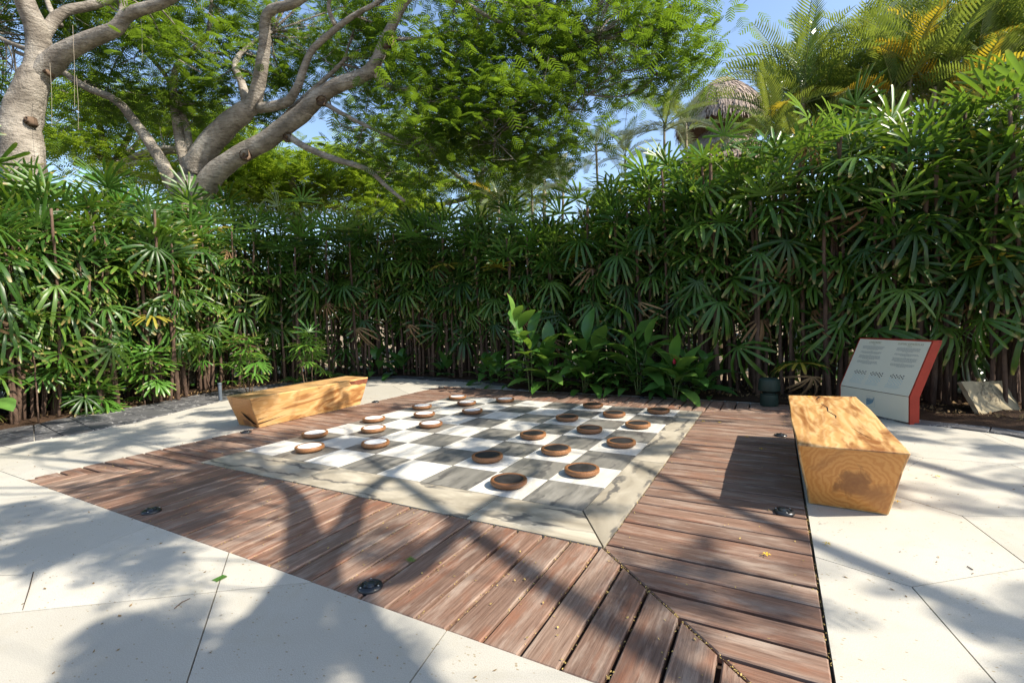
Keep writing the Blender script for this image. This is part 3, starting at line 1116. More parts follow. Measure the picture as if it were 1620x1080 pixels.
# ------------------------------------------------------------------ rules sign
def sign():
    rb_ = np.array([13.20, 8.085]); lb_ = np.array([12.03, 9.735])
    d = rb_ - lb_; W = np.linalg.norm(d) * S; d /= np.linalg.norm(d)
    nrm = np.array([-d[1], d[0]])
    if nrm @ np.array([1, 1]) < 0:
        nrm = -nrm                                                # away from the viewer
    c_ = (rb_ + lb_) / 2 * S
    rz = math.atan2(d[1], d[0])
    root = thing('rules_sign', 'slanted white rules sign with red steel sides standing beyond the right bench', 'sign', (c_[0], c_[1], 0), rz)
    # local frame: x along width (left to right), y away from viewer, z up
    zf, zt = .668 * S, 1.96 * S
    lean = .60 * S
    th = .25 * S
    prof = [(0, 0), (0.0, zf), (lean, zt), (lean + th * .95, zt - .012), (th, zf - .02), (th, 0)]
    hw = W / 2
    mb = MB()
    e_ = .012
    for x0, x1 in ((-hw - .018, -hw), (hw, hw + .018)):
        V = [(x0, y, z) for y, z in prof] + [(x1, y, z) for y, z in prof]
        n = len(prof)
        F = [tuple(range(n))[::-1], tuple(range(n, 2 * n))] + [(k, (k + 1) % n, n + (k + 1) % n, n + k) for k in range(n)]
        # order gives outward normals either way; renderer is two-sided
        mb.add(V, F)
    # back, top
    bp = [(lean + .006, zt - .004), (lean + th * .95 - .004, zt - .016), (th - .004, zf - .02), (th - .004, 0.0)]
    for i in range(3):
        (y0, z0), (y1, z1) = bp[i], bp[i + 1]
        mb.add([(-hw, y0, z0), (hw, y0, z0), (hw, y1, z1), (-hw, y1, z1)], [(0, 1, 2, 3)])
    mb.add([(-hw, .02, .003), (hw, .02, .003), (hw, th - .01, .003), (-hw, th - .01, .003)], [(0, 1, 2, 3)])
    mb.box((-hw - .018, lean - .008, zt - .006), (hw + .018, lean + th * .95, zt + .008))
    obj('steel_body', mb.mesh('steel_body', M_red), root)
    # white front panels, 6 mm thick
    up = np.array([0, lean, zt - zf]); L = np.linalg.norm(up); up /= L
    fn = np.cross([1, 0, 0], up); fn = fn / np.linalg.norm(fn)     # faces the viewer (-y)
    if fn[1] > 0:
        fn = -fn

    def slab(z0, z1, y0, y1, inset_=.0):
        o_ = np.array([0, y0, z0]); t_ = np.array([0, y1 - y0, z1 - z0]); l = np.linalg.norm(t_); t_ /= l
        f = np.cross([1, 0, 0], t_); f = f if f[1] < 0 else -f
        V = []
        for dep in (.004, -.004):
            for (x, s_) in ((-hw + .002, 0), (hw - .002, 0), (hw - .002, l - .004), (-hw + .002, l - .004)):
                V.append(o_ + np.array([x, 0, 0]) + t_ * s_ + f * dep)
        return V, [(0, 1, 2, 3), (7, 6, 5, 4), (0, 4, 5, 1), (1, 5, 6, 2), (2, 6, 7, 3), (3, 7, 4, 0)]
    V, F = slab(.02, zf - .003, 0, 0)
    lower = obj('lower_panel', mesh('lower_panel', V, F, M_panel), root)
    V, F = slab(zf, zt, 0, lean)
    upper = obj('upper_panel', mesh('upper_panel', V, F, M_panel), root)
    foldo = np.array([0, 0, zf])

    def P(x, s_, lift=.0055):
        """point on the upper panel: x -1..1 across, s 0..1 up from the fold"""
        return foldo + np.array([x * hw, 0, 0]) + up * (s_ * L) + fn * lift

    def rect(mb_, x0, x1, s0, s1, mi=0):
        mb_.add([P(x0, s0), P(x1, s0), P(x1, s1), P(x0, s1)], [(0, 1, 2, 3)], mi)
    txt = MB()
    for cx, top in ((-.48, .845), (.52, .845)):
        s_ = top
        for rows in (5, 3, 5, 4):
            for r in range(rows):
                w = .33 * (1 if r < rows - 1 else random.uniform(.35, .8)) * random.uniform(.93, 1)
                x = cx - w
                while x < cx + w - .02:
                    l = min(random.uniform(.02, .065), cx + w - x)
                    rect(txt, x, x + l, s_, s_ + .0085)
                    x += l + .009
                s_ -= .0165
            s_ -= .018
            if rows != 4:
                rect(txt, cx - .03, cx + .03, s_ + .008, s_ + .014)
                s_ -= .012
    obj('text_lines', txt.mesh('text_lines', M_print), upper)['kind'] = 'stuff'

    def lettering(body, x, s_, size, m):
        cu = bpy.data.curves.new('lettering', 'FONT')
        cu.body = body
        cu.size = size
        cu.align_x = 'CENTER'
        cu.resolution_u = 2
        cu.materials.append(m)
        tmp = bpy.data.objects.new('lettering', cu)
        C.objects.link(tmp)
        dg = bpy.context.evaluated_depsgraph_get()
        me = bpy.data.meshes.new_from_object(tmp.evaluated_get(dg))
        bpy.data.objects.remove(tmp)
        me.name = 'lettering'
        if not me.materials:
            me.materials.append(m)
        o_ = obj('lettering', me, upper)
        p = P(x, s_)
        o_.matrix_local = Matrix([[1, up[0], fn[0], p[0]], [0, up[1], fn[1], p[1]], [0, up[2], fn[2], p[2]], [0, 0, 0, 1]])
    lettering('CHECKERS', -.48, .91, .038, M_title)
    lettering('Rules', -.48, .879, .018, M_title)
    lettering('DAMAS ESPA\u00d1OLAS', .52, .91, .038, M_title)
    lettering('Objetivo', .52, .879, .018, M_title)
    dots, blue = MB(), MB()
    for gi, cx in enumerate((-.56, -.06, .52)):
        w = .19; h_ = .19; s0 = .10
        for i in range(8):
            for j in range(8):
                if (i + j) % 2 == 0:
                    x = cx - w + 2 * w * (i + .5) / 8; s_ = s0 + .06 + h_ * (j + .5) / 8
                    if j >= 5 - (1 if gi == 1 and i in (5,) else 0) - (1 if gi == 1 and i == 6 else 0):
                        pts = [P(x + .017 * math.cos(a), s_ + .0135 * math.sin(a)) for a in np.linspace(0, 2 * math.pi, 9)[:-1]]
                        dots.add(pts, [tuple(range(8))])
                    elif j < 5:
                        rect(blue, x - .014, x + .014, s_ - .008, s_ + .008)
        for r in range(4):
            rect(blue, cx - w - .03, cx + w * random.uniform(.4, 1), s0 + .045 - r * .017, s0 + .049 - r * .017)
    obj('diagram_dots', dots.mesh('diagram_dots', M_dot), upper)['kind'] = 'stuff'
    obj('diagram_grid', blue.mesh('diagram_grid', M_blue), upper)['kind'] = 'stuff'
    # emblem on the lower panel: framed blue fan of strokes
    em = MB()
    cx, cz, w = -.02, zf * .57, .062
    for (x0, x1, z0, z1) in ((cx - w, cx + w, cz + w * 1.05, cz + w * 1.08), (cx - w, cx + w, cz - w * 1.08, cz - w * 1.05), (cx - w, cx - w + .002, cz - w, cz + w), (cx + w - .002, cx + w, cz - w, cz + w)):
        em.add([(x0, -.006, z0), (x1, -.006, z0), (x1, -.006, z1), (x0, -.006, z1)], [(0, 1, 2, 3)])
    for k in range(26):
        t = k / 25
        x = cx - w * .95 + 1.9 * w * t
        hgt_ = w * (.25 + .5 * random.random() + .3 * t)
        b0 = np.array([cx - w * .9 + w * 1.5 * t, -.0062, cz - w * .85 + w * .75 * t * t])
        b1 = np.array([x, -.0062, cz + hgt_ * .9])
        em.add([b0 + np.array([-.002, 0, 0]), b0 + np.array([.002, 0, 0]), b1 + np.array([.0012, 0, 0]), b1 + np.array([-.0012, 0, 0])], [(0, 1, 2, 3)])
    obj('emblem', em.mesh('emblem', M_emblem), lower)


sign()


# ------------------------------------------------------------------ leaning stone, speaker, post
def leaning_stone():
    a = gp(1553, 662); b = gp(1619, 656)
    d = (b - a)[:2]; W = np.linalg.norm(d); d /= W
    c_ = (a + b) / 2
    root = thing('stone_slab', 'square weathered stone slab leaning against palm stems right of the sign', 'stone slab', (c_[0], c_[1], .0), math.atan2(d[1], d[0]))
    bm = bmesh.new()
    bmesh.ops.create_grid(bm, x_segments=12, y_segments=10, size=.5)
    hh = .46
    V, F = [], []
    nx, ny = 12, 10
    for k in (0, 1):
        for j in range(ny + 1):
            for i in range(nx + 1):
                x = (i / nx - .5) * W + random.uniform(-.005, .005)
                z = j / ny * hh + random.uniform(-.004, .004) - .03 * (i / nx) * (j / ny)
                y = (k * .055) + random.uniform(-.004, .004)
                V.append((x - .06 * j / ny, y, z))
    n1 = (nx + 1) * (ny + 1)
    for j in range(ny):
        for i in range(nx):
            q = (j * (nx + 1) + i, j * (nx + 1) + i + 1, (j + 1) * (nx + 1) + i + 1, (j + 1) * (nx + 1) + i)
            F.append(q)
            F.append(tuple(n1 + x for x in q[::-1]))
    ring = [i for i in range(nx + 1)] + [(j + 1) * (nx + 1) + nx for j in range(ny)] + [ny * (nx + 1) + nx - 1 - i for i in range(nx)] + [(ny - 1 - j) * (nx + 1) for j in range(ny - 1)]
    for k in range(len(ring)):
        a_, b_ = ring[k], ring[(k + 1) % len(ring)]
        F.append((b_, a_, n1 + a_, n1 + b_))
    bm.free()
    o_ = obj('slab', mesh('slab', V, F, M_stone), root, (0, 0, .02), (math.radians(-24), 0, 0))
    # dark growth on its face
    st = MB()
    for k in range(80):
        x = random.gauss(.02, .10); z = random.gauss(.26, .075)
        l = random.uniform(.03, .09); w = random.uniform(.003, .008)
        lean_ = random.uniform(-.4, .5)
        st.add([(x - .06 - w, -.007, z), (x - .06 + w, -.007, z), (x - .06 + lean_ * l, -.007, z + l)], [(0, 1, 2)])
    obj('lichen', st.mesh('lichen', M_stain), o_)


leaning_stone()


def speaker():
    p = gp(1217, 641)
    root = thing('garden_speaker', 'dark green round garden speaker half hidden behind the far end of the right deck', 'speaker', (p[0], p[1], 0))
    obj('base', lathe_mesh('base', [(.0, .0), (.115, .0), (.125, .02), (.118, .17), (.085, .18), (.085, .20)], M_speaker, 24), root)
    obj('grille', lathe_mesh('grille', [(.086, .19), (.086, .225), (.08, .23)], simple('speaker_grille', (.008, .012, .011), .9, .1), 24), root)
    obj('cap', lathe_mesh('cap', [(.085, .215), (.145, .225), (.150, .24), (.140, .385), (.118, .405), (.05, .412), (.0, .412)], M_speaker, 24, False), root)


speaker()
pp = gp(349, 634)
t = thing('marker_post', 'short blue-grey metal post among palms behind the left bench', 'post', (pp[0], pp[1], 0))
obj('shaft', lathe_mesh('shaft', [(.032, 0), (.032, .30), (.030, .31)], M_post, 14), t)
obj('cap', lathe_mesh('cap', [(.036, .31), (.038, .33), (.03, .345), (0, .35)], M_post, 14, False), t)


# ------------------------------------------------------------------ lady palm leaves
def fan_leaf(nb, bl, bw, pet, droop, tilt, spread=118, seed=0):
    """fan leaf: petiole along +X from the origin, then nb blades round the hub; tilt bends the fan down at the hub"""
    r = random.Random(seed)
    V, F, tip, mi = [], [], [], []
    # petiole
    P = [np.array([0, 0, 0]), np.array([pet * .5, 0, pet * .07]), np.array([pet, 0, pet * .05])]
    tv, tf = tube(P, [.0065, .005, .004], 3, cap=False)
    V += tv; F += tf; tip += [0] * len(tv); mi += [1] * len(tf)
    hub = P[-1]
    ct, st_ = math.cos(tilt), math.sin(tilt)
    for k in range(nb):
        a = math.radians(-spread + 2 * spread * (k + .5) / nb + r.uniform(-6, 6))
        ln = bl * (1 - .22 * (abs(a) / math.radians(118)) ** 2) * r.uniform(.86, 1.06)
        w = bw * r.uniform(.8, 1.15)
        dr = droop * r.uniform(.6, 1.4)
        lift = r.uniform(-.05, .12)
        rows = [(0.0, .22), (.20, .66), (.52, .95), (.86, 1.0), (1.0, .55)]
        base = len(V)
        for (t, wf) in rows:
            rad = ln * t
            z = lift * rad - dr * ln * t ** 2.2
            rad2 = rad * (1 - .25 * dr * t)
            dx, dy = math.cos(a), math.sin(a)
            for sgn in (-1, 0, 1):
                off = sgn * w * wf * .5
                x = rad2 * dx - off * dy
                y = rad2 * dy + off * dx
                zz = z + (abs(sgn) * w * wf * .18)
                # tilt the fan about the hub's y axis
                X = x * ct + zz * st_
                Z = -x * st_ + zz * ct
                V.append(hub + np.array([X, y, Z]))
                tip.append(1.0 if t == 1.0 and r.random() < .55 else 0.0)
        for i in range(len(rows) - 1):
            for s_ in (0, 1):
                F.append((base + i * 3 + s_, base + i * 3 + s_ + 1, base + (i + 1) * 3 + s_ + 1, base + (i + 1) * 3 + s_))
                mi.append(0)
    return V, F, tip, mi


def fan_mesh(m, *a, **k):
    V, F, tip, mi = fan_leaf(*a, **k)
    me = mesh('fan_leaf', V, F, [m, M_green_cane], mi, smooth=True)
    at_ = me.attributes.new('tip', 'FLOAT', 'POINT')
    at_.data.foreach_set('value', tip)
    return me


up_leaves, mid_leaves, low_leaves, young_leaves = [], [], [], []
for k in range(4):
    up_leaves.append(fan_mesh(M_palm, 8 + k % 3, .56, .052, .30, .16, math.radians(6 + 7 * k), 95, seed=k))
for k in range(5):
    mid_leaves.append(fan_mesh(M_palm, 9 + k % 4, .57, .051, .34, .38, math.radians(30 + 8 * k), 120, seed=20 + k))
for k in range(4):
    low_leaves.append(fan_mesh(M_palm, 10 + k % 3, .58, .051, .34, .60, math.radians(52 + 8 * k), 125, seed=40 + k))
for k in range(4):
    young_leaves.append(fan_mesh(M_young, 7 + k % 3, .44, .046, .20, .28, math.radians(10 + 14 * k), 105, seed=60 + k))
sunlit_fresh_leaves = [fan_mesh(M_young, 8 + k % 3, .55, .05, .28, .14, math.radians(5 + 8 * k), 100, seed=90 + k) for k in range(3)]  # young green whose lighter colour also paints sunlit glow into some top leaves
yellow_leaf = fan_mesh(M_yellow, 9, .52, .050, .28, .30, math.radians(25), 110, seed=81)
yellow_up = fan_mesh(M_yellow, 9, .58, .050, .28, .14, math.radians(8), 95, seed=83)
dry_leaf = fan_mesh(M_dry, 8, .46, .036, .22, 1.0, math.radians(75), 100, seed=82)


def cane_mesh(r0, seed):
    r = random.Random(seed)
    n = 9
    P, R = [], []
    bx, by = r.uniform(-.06, .06), r.uniform(-.06, .06)
    for i in range(n + 1):
        t = i / n
        P.append((bx * math.sin(t * 3) + r.uniform(-.008, .008), by * math.sin(t * 2.5) + r.uniform(-.008, .008), t))
        R.append(r0 * (1 - .35 * t) * r.uniform(.85, 1.15))
    V, F = tube(P, R, 7)
    return mesh('cane', V, F, M_cane, smooth=True)


canes = [cane_mesh(.026 + .004 * (k % 4), k) for k in range(8)]
thin_canes = [cane_mesh(.012, 50 + k) for k in range(3)]


def add_cane(root, x, y, h, nleaf, rnd, z0=0.0, leanx=0.0, leany=0.0, pool=None, span=None, size=1.0, thin=False, extra=None):
    c_ = obj('cane', rnd.choice(thin_canes if thin else canes), root, (x, y, z0), (-leany, leanx, rnd.uniform(0, 6.28)), (1, 1, h))
    az = rnd.uniform(0, 6.28)
    span = span or min(1.3, h * .6)
    for k in range(nleaf):
        t = k / max(1, nleaf - 1)                      # 0 top .. 1 lowest
        z = h - span * t
        az += 2.4 + rnd.uniform(-.35, .35)
        pit = math.radians(74 - 68 * t + rnd.uniform(-14, 14))
        if pool is not None:
            me = rnd.choice(pool)
        else:
            me = rnd.choice((sunlit_fresh_leaves if rnd.random() < .3 else up_leaves) if t < .3 else (mid_leaves if t < .62 else low_leaves))
            if t > .85 and rnd.random() < .10:
                me = dry_leaf
        if extra and rnd.random() < extra[1]:
            me = rnd.choice(extra[0])
        s_ = size * rnd.uniform(.68, 1.15)
        o_ = obj('fan_leaf', me, root, (x + math.sin(leanx) * z, y + math.sin(leany) * z, z0 + z), (rnd.uniform(-.25, .25), -pit, az), (s_, s_, s_))
    return c_


def path_pts(P, step):
    """evenly spaced points along a polyline (squares)"""
    P = [np.array(p, float) for p in P]
    out = []
    acc = 0.0
    for a, b in zip(P[:-1], P[1:]):
        L = np.linalg.norm(b - a)
        while acc <= L:
            out.append(a + (b - a) * acc / L)
            acc += step
        acc -= L
    return out


def ordn(k):
    w = ['first', 'second', 'third', 'fourth', 'fifth', 'sixth', 'seventh', 'eighth', 'ninth', 'tenth', 'eleventh', 'twelfth', 'thirteenth', 'fourteenth', 'fifteenth', 'sixteenth', 'seventeenth', 'eighteenth', 'nineteenth', 'twentieth', 'twenty-first', 'twenty-second']
    return w[k]


def hedge(path, step, side, row, H, grp, cn, dens=(3, 4), low=(.38, .85), shoots=1, dark=False, extra=None):
    rnd = random.Random(hash_(side + row))
    pts = path_pts(path, step)
    for k, p in enumerate(pts):
        p = p + np.array([rnd.uniform(-.3, .3), rnd.uniform(-.3, .3)])
        hh = (H[0] + (H[1] - H[0]) * k / max(1, len(pts) - 1)) * S * rnd.uniform(.95, 1.04)
        lab = '%s lady palm clump from the left in the %s row of the %s' % (ordn(k), row, side)
        root = thing('lady_palm', lab, 'palm', (p[0] * S, p[1] * S, .03), rnd.uniform(0, 6.28), grp)
        n = rnd.randint(*dens)
        for q in range(n):
            rr = rnd.uniform(.05, .32); a = rnd.uniform(0, 6.28)
            f = low[0] + (low[1] - low[0]) * ((q + rnd.random()) / n)
            add_cane(root, rr * math.cos(a), rr * math.sin(a), hh * f, rnd.randint(*cn), rnd, 0, rnd.uniform(-.05, .05), rnd.uniform(-.05, .05), extra=extra)
        for q in range(2):                               # bare stems without a crown of their own in view
            rr = rnd.uniform(.1, .4); a = rnd.uniform(0, 6.28)
            add_cane(root, rr * math.cos(a), rr * math.sin(a), hh * rnd.uniform(.55, .8), 3, rnd, 0, rnd.uniform(-.04, .04), rnd.uniform(-.04, .04))
        for q in range(shoots):
            rr = rnd.uniform(.25, .5); a = rnd.uniform(0, 6.28)
            add_cane(root, rr * math.cos(a), rr * math.sin(a), rnd.uniform(.35, 1.3), rnd.randint(5, 7), rnd, 0, rnd.uniform(-.12, .12), rnd.uniform(-.12, .12), pool=young_leaves if rnd.random() < .7 else mid_leaves, span=.4, size=.85, thin=True)


def hash_(s_):
    return sum((i + 1) * ord(ch) for i, ch in enumerate(s_)) % 99991


LEFT_F = [(-9.5, -5.0), (-9.6, -1.5), (-10.2, .5), (-10.5, 2.6), (-11.2, 5.1), (-11.3, 7.2), (-10.6, 9.2), (-9.9, 10.6)]
LEFT_B = [(-11.0, -5.5), (-11.2, -1.5), (-11.8, .5), (-12.1, 2.6), (-12.8, 5.1), (-12.9, 7.4), (-12.0, 10.0), (-11.2, 11.6)]
BACK_F = [(-9.0, 11.6), (-7.2, 12.7), (-4.6, 13.2), (-2.0, 13.0), (.4, 12.7), (3.2, 12.4)]
BACK_B = [(-10.4, 12.8), (-7.9, 14.5), (-4.6, 14.8), (-1.9, 14.5), (.6, 14.2), (3.4, 13.9)]
RIGHT_F = [(4.4, 12.2), (6.5, 11.9), (8.6, 11.6), (11, 11.35), (13.4, 11.2), (15.0, 10.8), (16.3, 10.4)]
RIGHT_B = [(4.0, 13.7), (6.5, 13.4), (8.6, 13.1), (11, 12.9), (13.6, 12.7), (16.6, 12.0)]
hedge(LEFT_F, 1.0, 'left hedge', 'front', (7.5, 8.3), 'lady palms of the left hedge', (9, 10), (3, 4), (.56, .90), 2, extra=([dry_leaf, yellow_leaf], .02))
hedge(LEFT_B, 1.05, 'left hedge', 'rear', (8.5, 9.3), 'lady palms of the left hedge', (9, 10), (4, 4), (.62, .93), 0)
hedge(BACK_F, .98, 'back hedge', 'front', (8.4, 7.0), 'lady palms of the back hedge', (9, 10), (4, 5), (.62, .92), 0, extra=([dry_leaf, yellow_leaf], .02))
hedge(BACK_B, 1.05, 'back hedge', 'rear', (9.1, 7.6), 'lady palms of the back hedge', (9, 10), (4, 4), (.66, .94), 0)
hedge(RIGHT_F[:3], .95, 'hedge corner', 'front', (7.5, 8.9), 'lady palms of the right hedge', (9, 11), (4, 5), (.58, .93), 0)
hedge(RIGHT_F[2:], .95, 'right hedge', 'front', (8.7, 8.5), 'lady palms of the right hedge', (9, 11), (4, 5), (.47, .92), 0, extra=([dry_leaf, yellow_leaf], .03))
hedge(RIGHT_B, 1.05, 'right hedge', 'rear', (8.5, 9.2), 'lady palms of the right hedge', (9, 11), (4, 4), (.58, .95), 0, extra=([yellow_up], .09))


def screen_thicket(path, zmax, n, seed):  # leafy masses put in to hide the bright horizon between the stems
    """uncountably dense shrubbery added behind the hedge to block the bright horizon"""
    r = np.random.default_rng(seed)
    P = np.array([q[:2] for q in spline([(*p, 0) for p in path], 6)]) * S
    k = r.integers(0, len(P) - 1, n)
    f = r.uniform(0, 1, n)[:, None]
    b = P[k] * (1 - f) + P[k + 1] * f + r.normal(size=(n, 2)) * .35
    z = zmax * (1 - r.uniform(0, 1, n) ** 1.6 * .97) * (1 + .12 * np.sin(b[:, 0] * 2.1))
    c0 = np.stack([b[:, 0], b[:, 1], z], 1)
    d = r.normal(size=(n, 3)); d /= np.linalg.norm(d, axis=1)[:, None]
    e = np.cross(d, r.normal(size=(n, 3))); e /= np.linalg.norm(e, axis=1)[:, None]
    L = r.uniform(.10, .24, n)[:, None]
    q = np.stack([c0 - d * L, c0 + e * L * .3, c0 + d * L, c0 - e * L * .3], 1)
    o = obj('shrubbery', quads('shrubbery', q, M_under))
    return o


tag(screen_thicket([(-13.5, -9), (-14, -3), (-14.8, 2), (-15.6, 6.5), (-14, 11), (-10.5, 15.2), (-6, 16.6), (-1.8, 16.4), (3, 15.8)], 2.9, 15000, 4), 'dense dark shrubbery added behind the left and back hedges to block the bright horizon', 'shrubbery', kind='stuff')
tag(screen_thicket([(3, 15.6), (7, 15.2), (11, 14.8), (15, 14.4), (18, 13.6)], 2.6, 5200, 5), 'dense dark shrubbery added behind the right hedge to block the bright horizon', 'shrubbery', kind='stuff')

# the yellow-green palm beside the sign, and its dead leaf
rnd = random.Random(5)
p = gp(1272, 640)
root = thing('lady_palm', 'small yellowing lady palm with one dead leaf behind the far end of the right bench', 'palm', (p[0], p[1] + .12, .0))
obj('cane', thin_canes[0], root, (0, 0, 0), (0, .05, 0), (1, 1, .55))
obj('fan_leaf', yellow_leaf, root, (.02, 0, .50), (0.1, -.5, -1.9), (.85, .85, .85))
obj('fan_leaf', dry_leaf, root, (.02, 0, .44), (0, .1, -1.2), (.9, .9, .9))
for k in range(3):
    obj('fan_leaf', mid_leaves[k], root, (0, 0, .5), (0, -.5, .8 + k), (.7, .7, .7))
# young palms springing up in front of the left hedge
for k, (u, v, h, lab) in enumerate([(110, 655, .95, 'young bright lady palm at the hedge foot nearest the left edge'), (232, 640, .75, 'young lady palm with pale new leaves left of the blue-grey post'),
                                     (392, 625, .95, 'young bright lady palm sprouting behind the near end of the left bench'), (488, 612, 1.15, 'young lady palm on a thin stem behind the middle of the left bench'),
                                     (150, 652, .5, 'lowest young lady palm at the foot of the left hedge')]):
    p = gp(u, v)
    root = thing('young_lady_palm', lab, 'palm', (p[0], p[1], .0), 0, 'young palms before the left hedge')
    for q in range(3):
        add_cane(root, rnd.uniform(-.12, .12), rnd.uniform(-.12, .12), h * rnd.uniform(.6, 1.05), 6, rnd, 0, rnd.uniform(-.1, .1), rnd.uniform(-.1, .1), pool=young_leaves, span=.35, size=.9, thin=True)


# ------------------------------------------------------------------ broad-leaved plants
def blade_leaf(L, W, droop, fold=.18, m=M_ginger, stalk=.04, name='leaf', wav=.0):
    """lance-shaped leaf along +X, midrib folded, arching down"""
    V, F = [], []
    rows = [(0, .10), (.12, .55), (.3, .92), (.5, 1.0), (.7, .82), (.88, .42), (1, .02)]
    for i, (t, wf) in enumerate(rows):
        x = stalk + L * t * (1 - .18 * droop * t)
        z = .10 * L * math.sin(t * 2.2) - droop * L * t ** 2 * .7
        for sgn in (-1, 0, 1):
            V.append((x, sgn * W * .5 * wf, z + abs(sgn) * W * .5 * wf * fold + (wav * W * math.sin(i * 2.3 + sgn) if sgn else 0)))
    for i in range(len(rows) - 1):
        for s_ in (0, 1):
            F.append((i * 3 + s_, i * 3 + s_ + 1, (i + 1) * 3 + s_ + 1, (i + 1) * 3 + s_))
    return mesh(name, V, F, m, smooth=True)


gl = [blade_leaf(.34, .135, .3, .2), blade_leaf(.37, .13, .5, .18), blade_leaf(.33, .14, .7, .14, wav=.04), blade_leaf(.30, .115, .15, .32)]
gly = [blade_leaf(.34, .125, .2, .3, M_young), blade_leaf(.32, .12, .5, .2, M_young)]


def ginger(label, base, tops, rnd, size=1.0, nl=7, flower=None, fuller=4, name='ginger_plant'):
    """base ground point; tops: list of (dx, dy, height) stem tips"""
    root = thing(name, label, 'plant', (base[0], base[1], .02))
    for (dx, dy, h) in tops:
        P = spline([(0 + dx * .15, dy * .15, 0), (dx * .35, dy * .35, h * .5), (dx, dy, h)], 5)
        V, F = tube(P, [.011 - .006 * i / 10 for i in range(11)], 6)
        obj('stem', mesh('stem', V, F, M_green_cane, smooth=True), root)
        a0 = rnd.uniform(0, 6.28)
        nl_ = nl + fuller
        for k in range(nl_):
            t = 1 - .72 * k / nl_
            i = min(10, int(t * 10))
            p = P[i]
            az = a0 + (math.pi if k % 2 else 0) + rnd.uniform(-.6, .6)
            pit = math.radians(50 - 55 * (k / nl_) + rnd.uniform(-14, 14)) if k else math.radians(76)
            me = rnd.choice(gl if rnd.random() > .12 else gly)
            s_ = 1.95 * size * rnd.uniform(.8, 1.12)
            obj('leaf', me, root, p, (rnd.uniform(-.3, .3), -pit, az), (s_, s_, s_))
    if flower:
        obj('flower', lathe_mesh('flower', [(.0, 0), (.022, .012), (.028, .035), (.020, .07), (.008, .095), (0, .1)], M_redflower, 9, False), root, flower)
    return root


rnd = random.Random(11)


def gpt(u, v):
    return gp(u, v)[:2]


ginger('tall leaning ginger plant with long arching leaves at the left of the planting', gpt(842, 622), [(-.42, .1, 1.36), (-.1, .2, .9)], rnd, .88, 8)
ginger('ginger plant with one upright bright leaf in the middle of the planting', gpt(868, 620), [(.0, 0, .72), (-.12, .1, .55)], rnd, 1.0, 6)
ginger('ginger plant with pale upright young leaves left of the red flower plant', gpt(925, 622), [(.05, 0, .85), (-.2, .1, .70), (.2, .1, .62)], rnd, 1.0, 7)
gr = ginger('dense ginger plant with a tilted bunch of glossy leaves right of the middle', gpt(1010, 626), [(-.05, 0, .95), (.15, .05, .78), (-.22, .0, .6)], rnd, 1.08, 8)
ginger('broad-leaved ginger plant bearing one red flower at the right end of the planting', gpt(1068, 632), [(.0, .0, .50), (.16, .12, .42), (-.15, .1, .4)], rnd, .85, 5, (0.0, -.02, .56))
ginger('ginger plant with orange-brown flower bracts behind the planting', gpt(930, 612), [(.1, .0, 1.15), (.3, .1, 1.0)], rnd, .9, 6)
# orange bracts stand as a flower on the last plant
o = [x for x in bpy.data.objects if x.get('label', '').startswith('ginger plant with orange')][0]
V, F = tube(spline([(0.1, 0, 1.15), (.2, -.02, 1.28), (.36, -.03, 1.27)], 4), [.016, .02, .022, .022, .02, .018, .016, .012, .004], 7)
obj('flower', mesh('flower', V, F, M_orange, smooth=True), o)

ul = [blade_leaf(.19, .075, .6, .2, M_under, .05), blade_leaf(.24, .085, .8, .15, M_under, .06), blade_leaf(.16, .07, .4, .25, M_under, .04)]
uly = [blade_leaf(.19, .08, .5, .2, M_young, .05), blade_leaf(.15, .07, .6, .2, M_young, .05)]


def low_plant(label, base, n, size, rnd, pool, h=.16, name='undergrowth_plant', grp='low plants at the hedge foot'):
    root = thing(name, label, 'plant', (base[0], base[1], .02), 0, grp)
    for k in range(n):
        az = k * 2.4 + rnd.uniform(-.3, .3)
        t = k / n
        z = h * (1 - t) * rnd.uniform(.6, 1.1)
        s_ = 1.45 * size * rnd.uniform(.75, 1.2)
        obj('leaf', rnd.choice(pool), root, (rnd.uniform(-.05, .05) * size, rnd.uniform(-.05, .05) * size, z), (rnd.uniform(-.3, .3), -math.radians(70 - 60 * t + rnd.uniform(-12, 12)), az), (s_, s_, s_))
    return root


lows = [(770, 606), (790, 612), (812, 618), (842, 628), (868, 630), (898, 631), (922, 632), (952, 632), (985, 634), (1012, 634), (1040, 637), (1072, 638), (1100, 634), (1112, 640)]
for k, (u, v) in enumerate(lows):
    p = gpt(u, v)
    p = (p[0], max(p[1], 10.3 * S))
    bright = k in (4, 5)
    low_plant(('bright green low plant at the deck edge, %s of the two from the left' % ordn(0 if k == 4 else 1)) if bright else 'low dark-leaved plant along the back edge of the deck, %s from the left' % ordn(k if k < 4 else k - 2), p, 16, rnd.uniform(1.0, 1.5), rnd, uly if bright else ul + [rnd.choice(uly)], rnd.uniform(.2, .6), grp='low plants along the back edge of the deck')
pl = [blade_leaf(.34, .14, .5, .15, M_under, .12), blade_leaf(.38, .15, .75, .12, M_under, .14)]
low_plant('rosette of broad dark leaves at the foot of the back hedge beyond the left bench', gpt(636, 596), 18, 1.05, rnd, pl, .25, 'broad_leaf_plant', 'broad-leaved plants before the back hedge')
low_plant('smaller rosette of broad leaves right of the large one before the back hedge', gpt(706, 599), 15, .95, rnd, pl, .2, 'broad_leaf_plant', 'broad-leaved plants before the back hedge')
low_plant('rosette of broad leaves half hidden by the far end of the left bench', gpt(596, 597), 12, .85, rnd, pl, .25, 'broad_leaf_plant', 'broad-leaved plants before the back hedge')
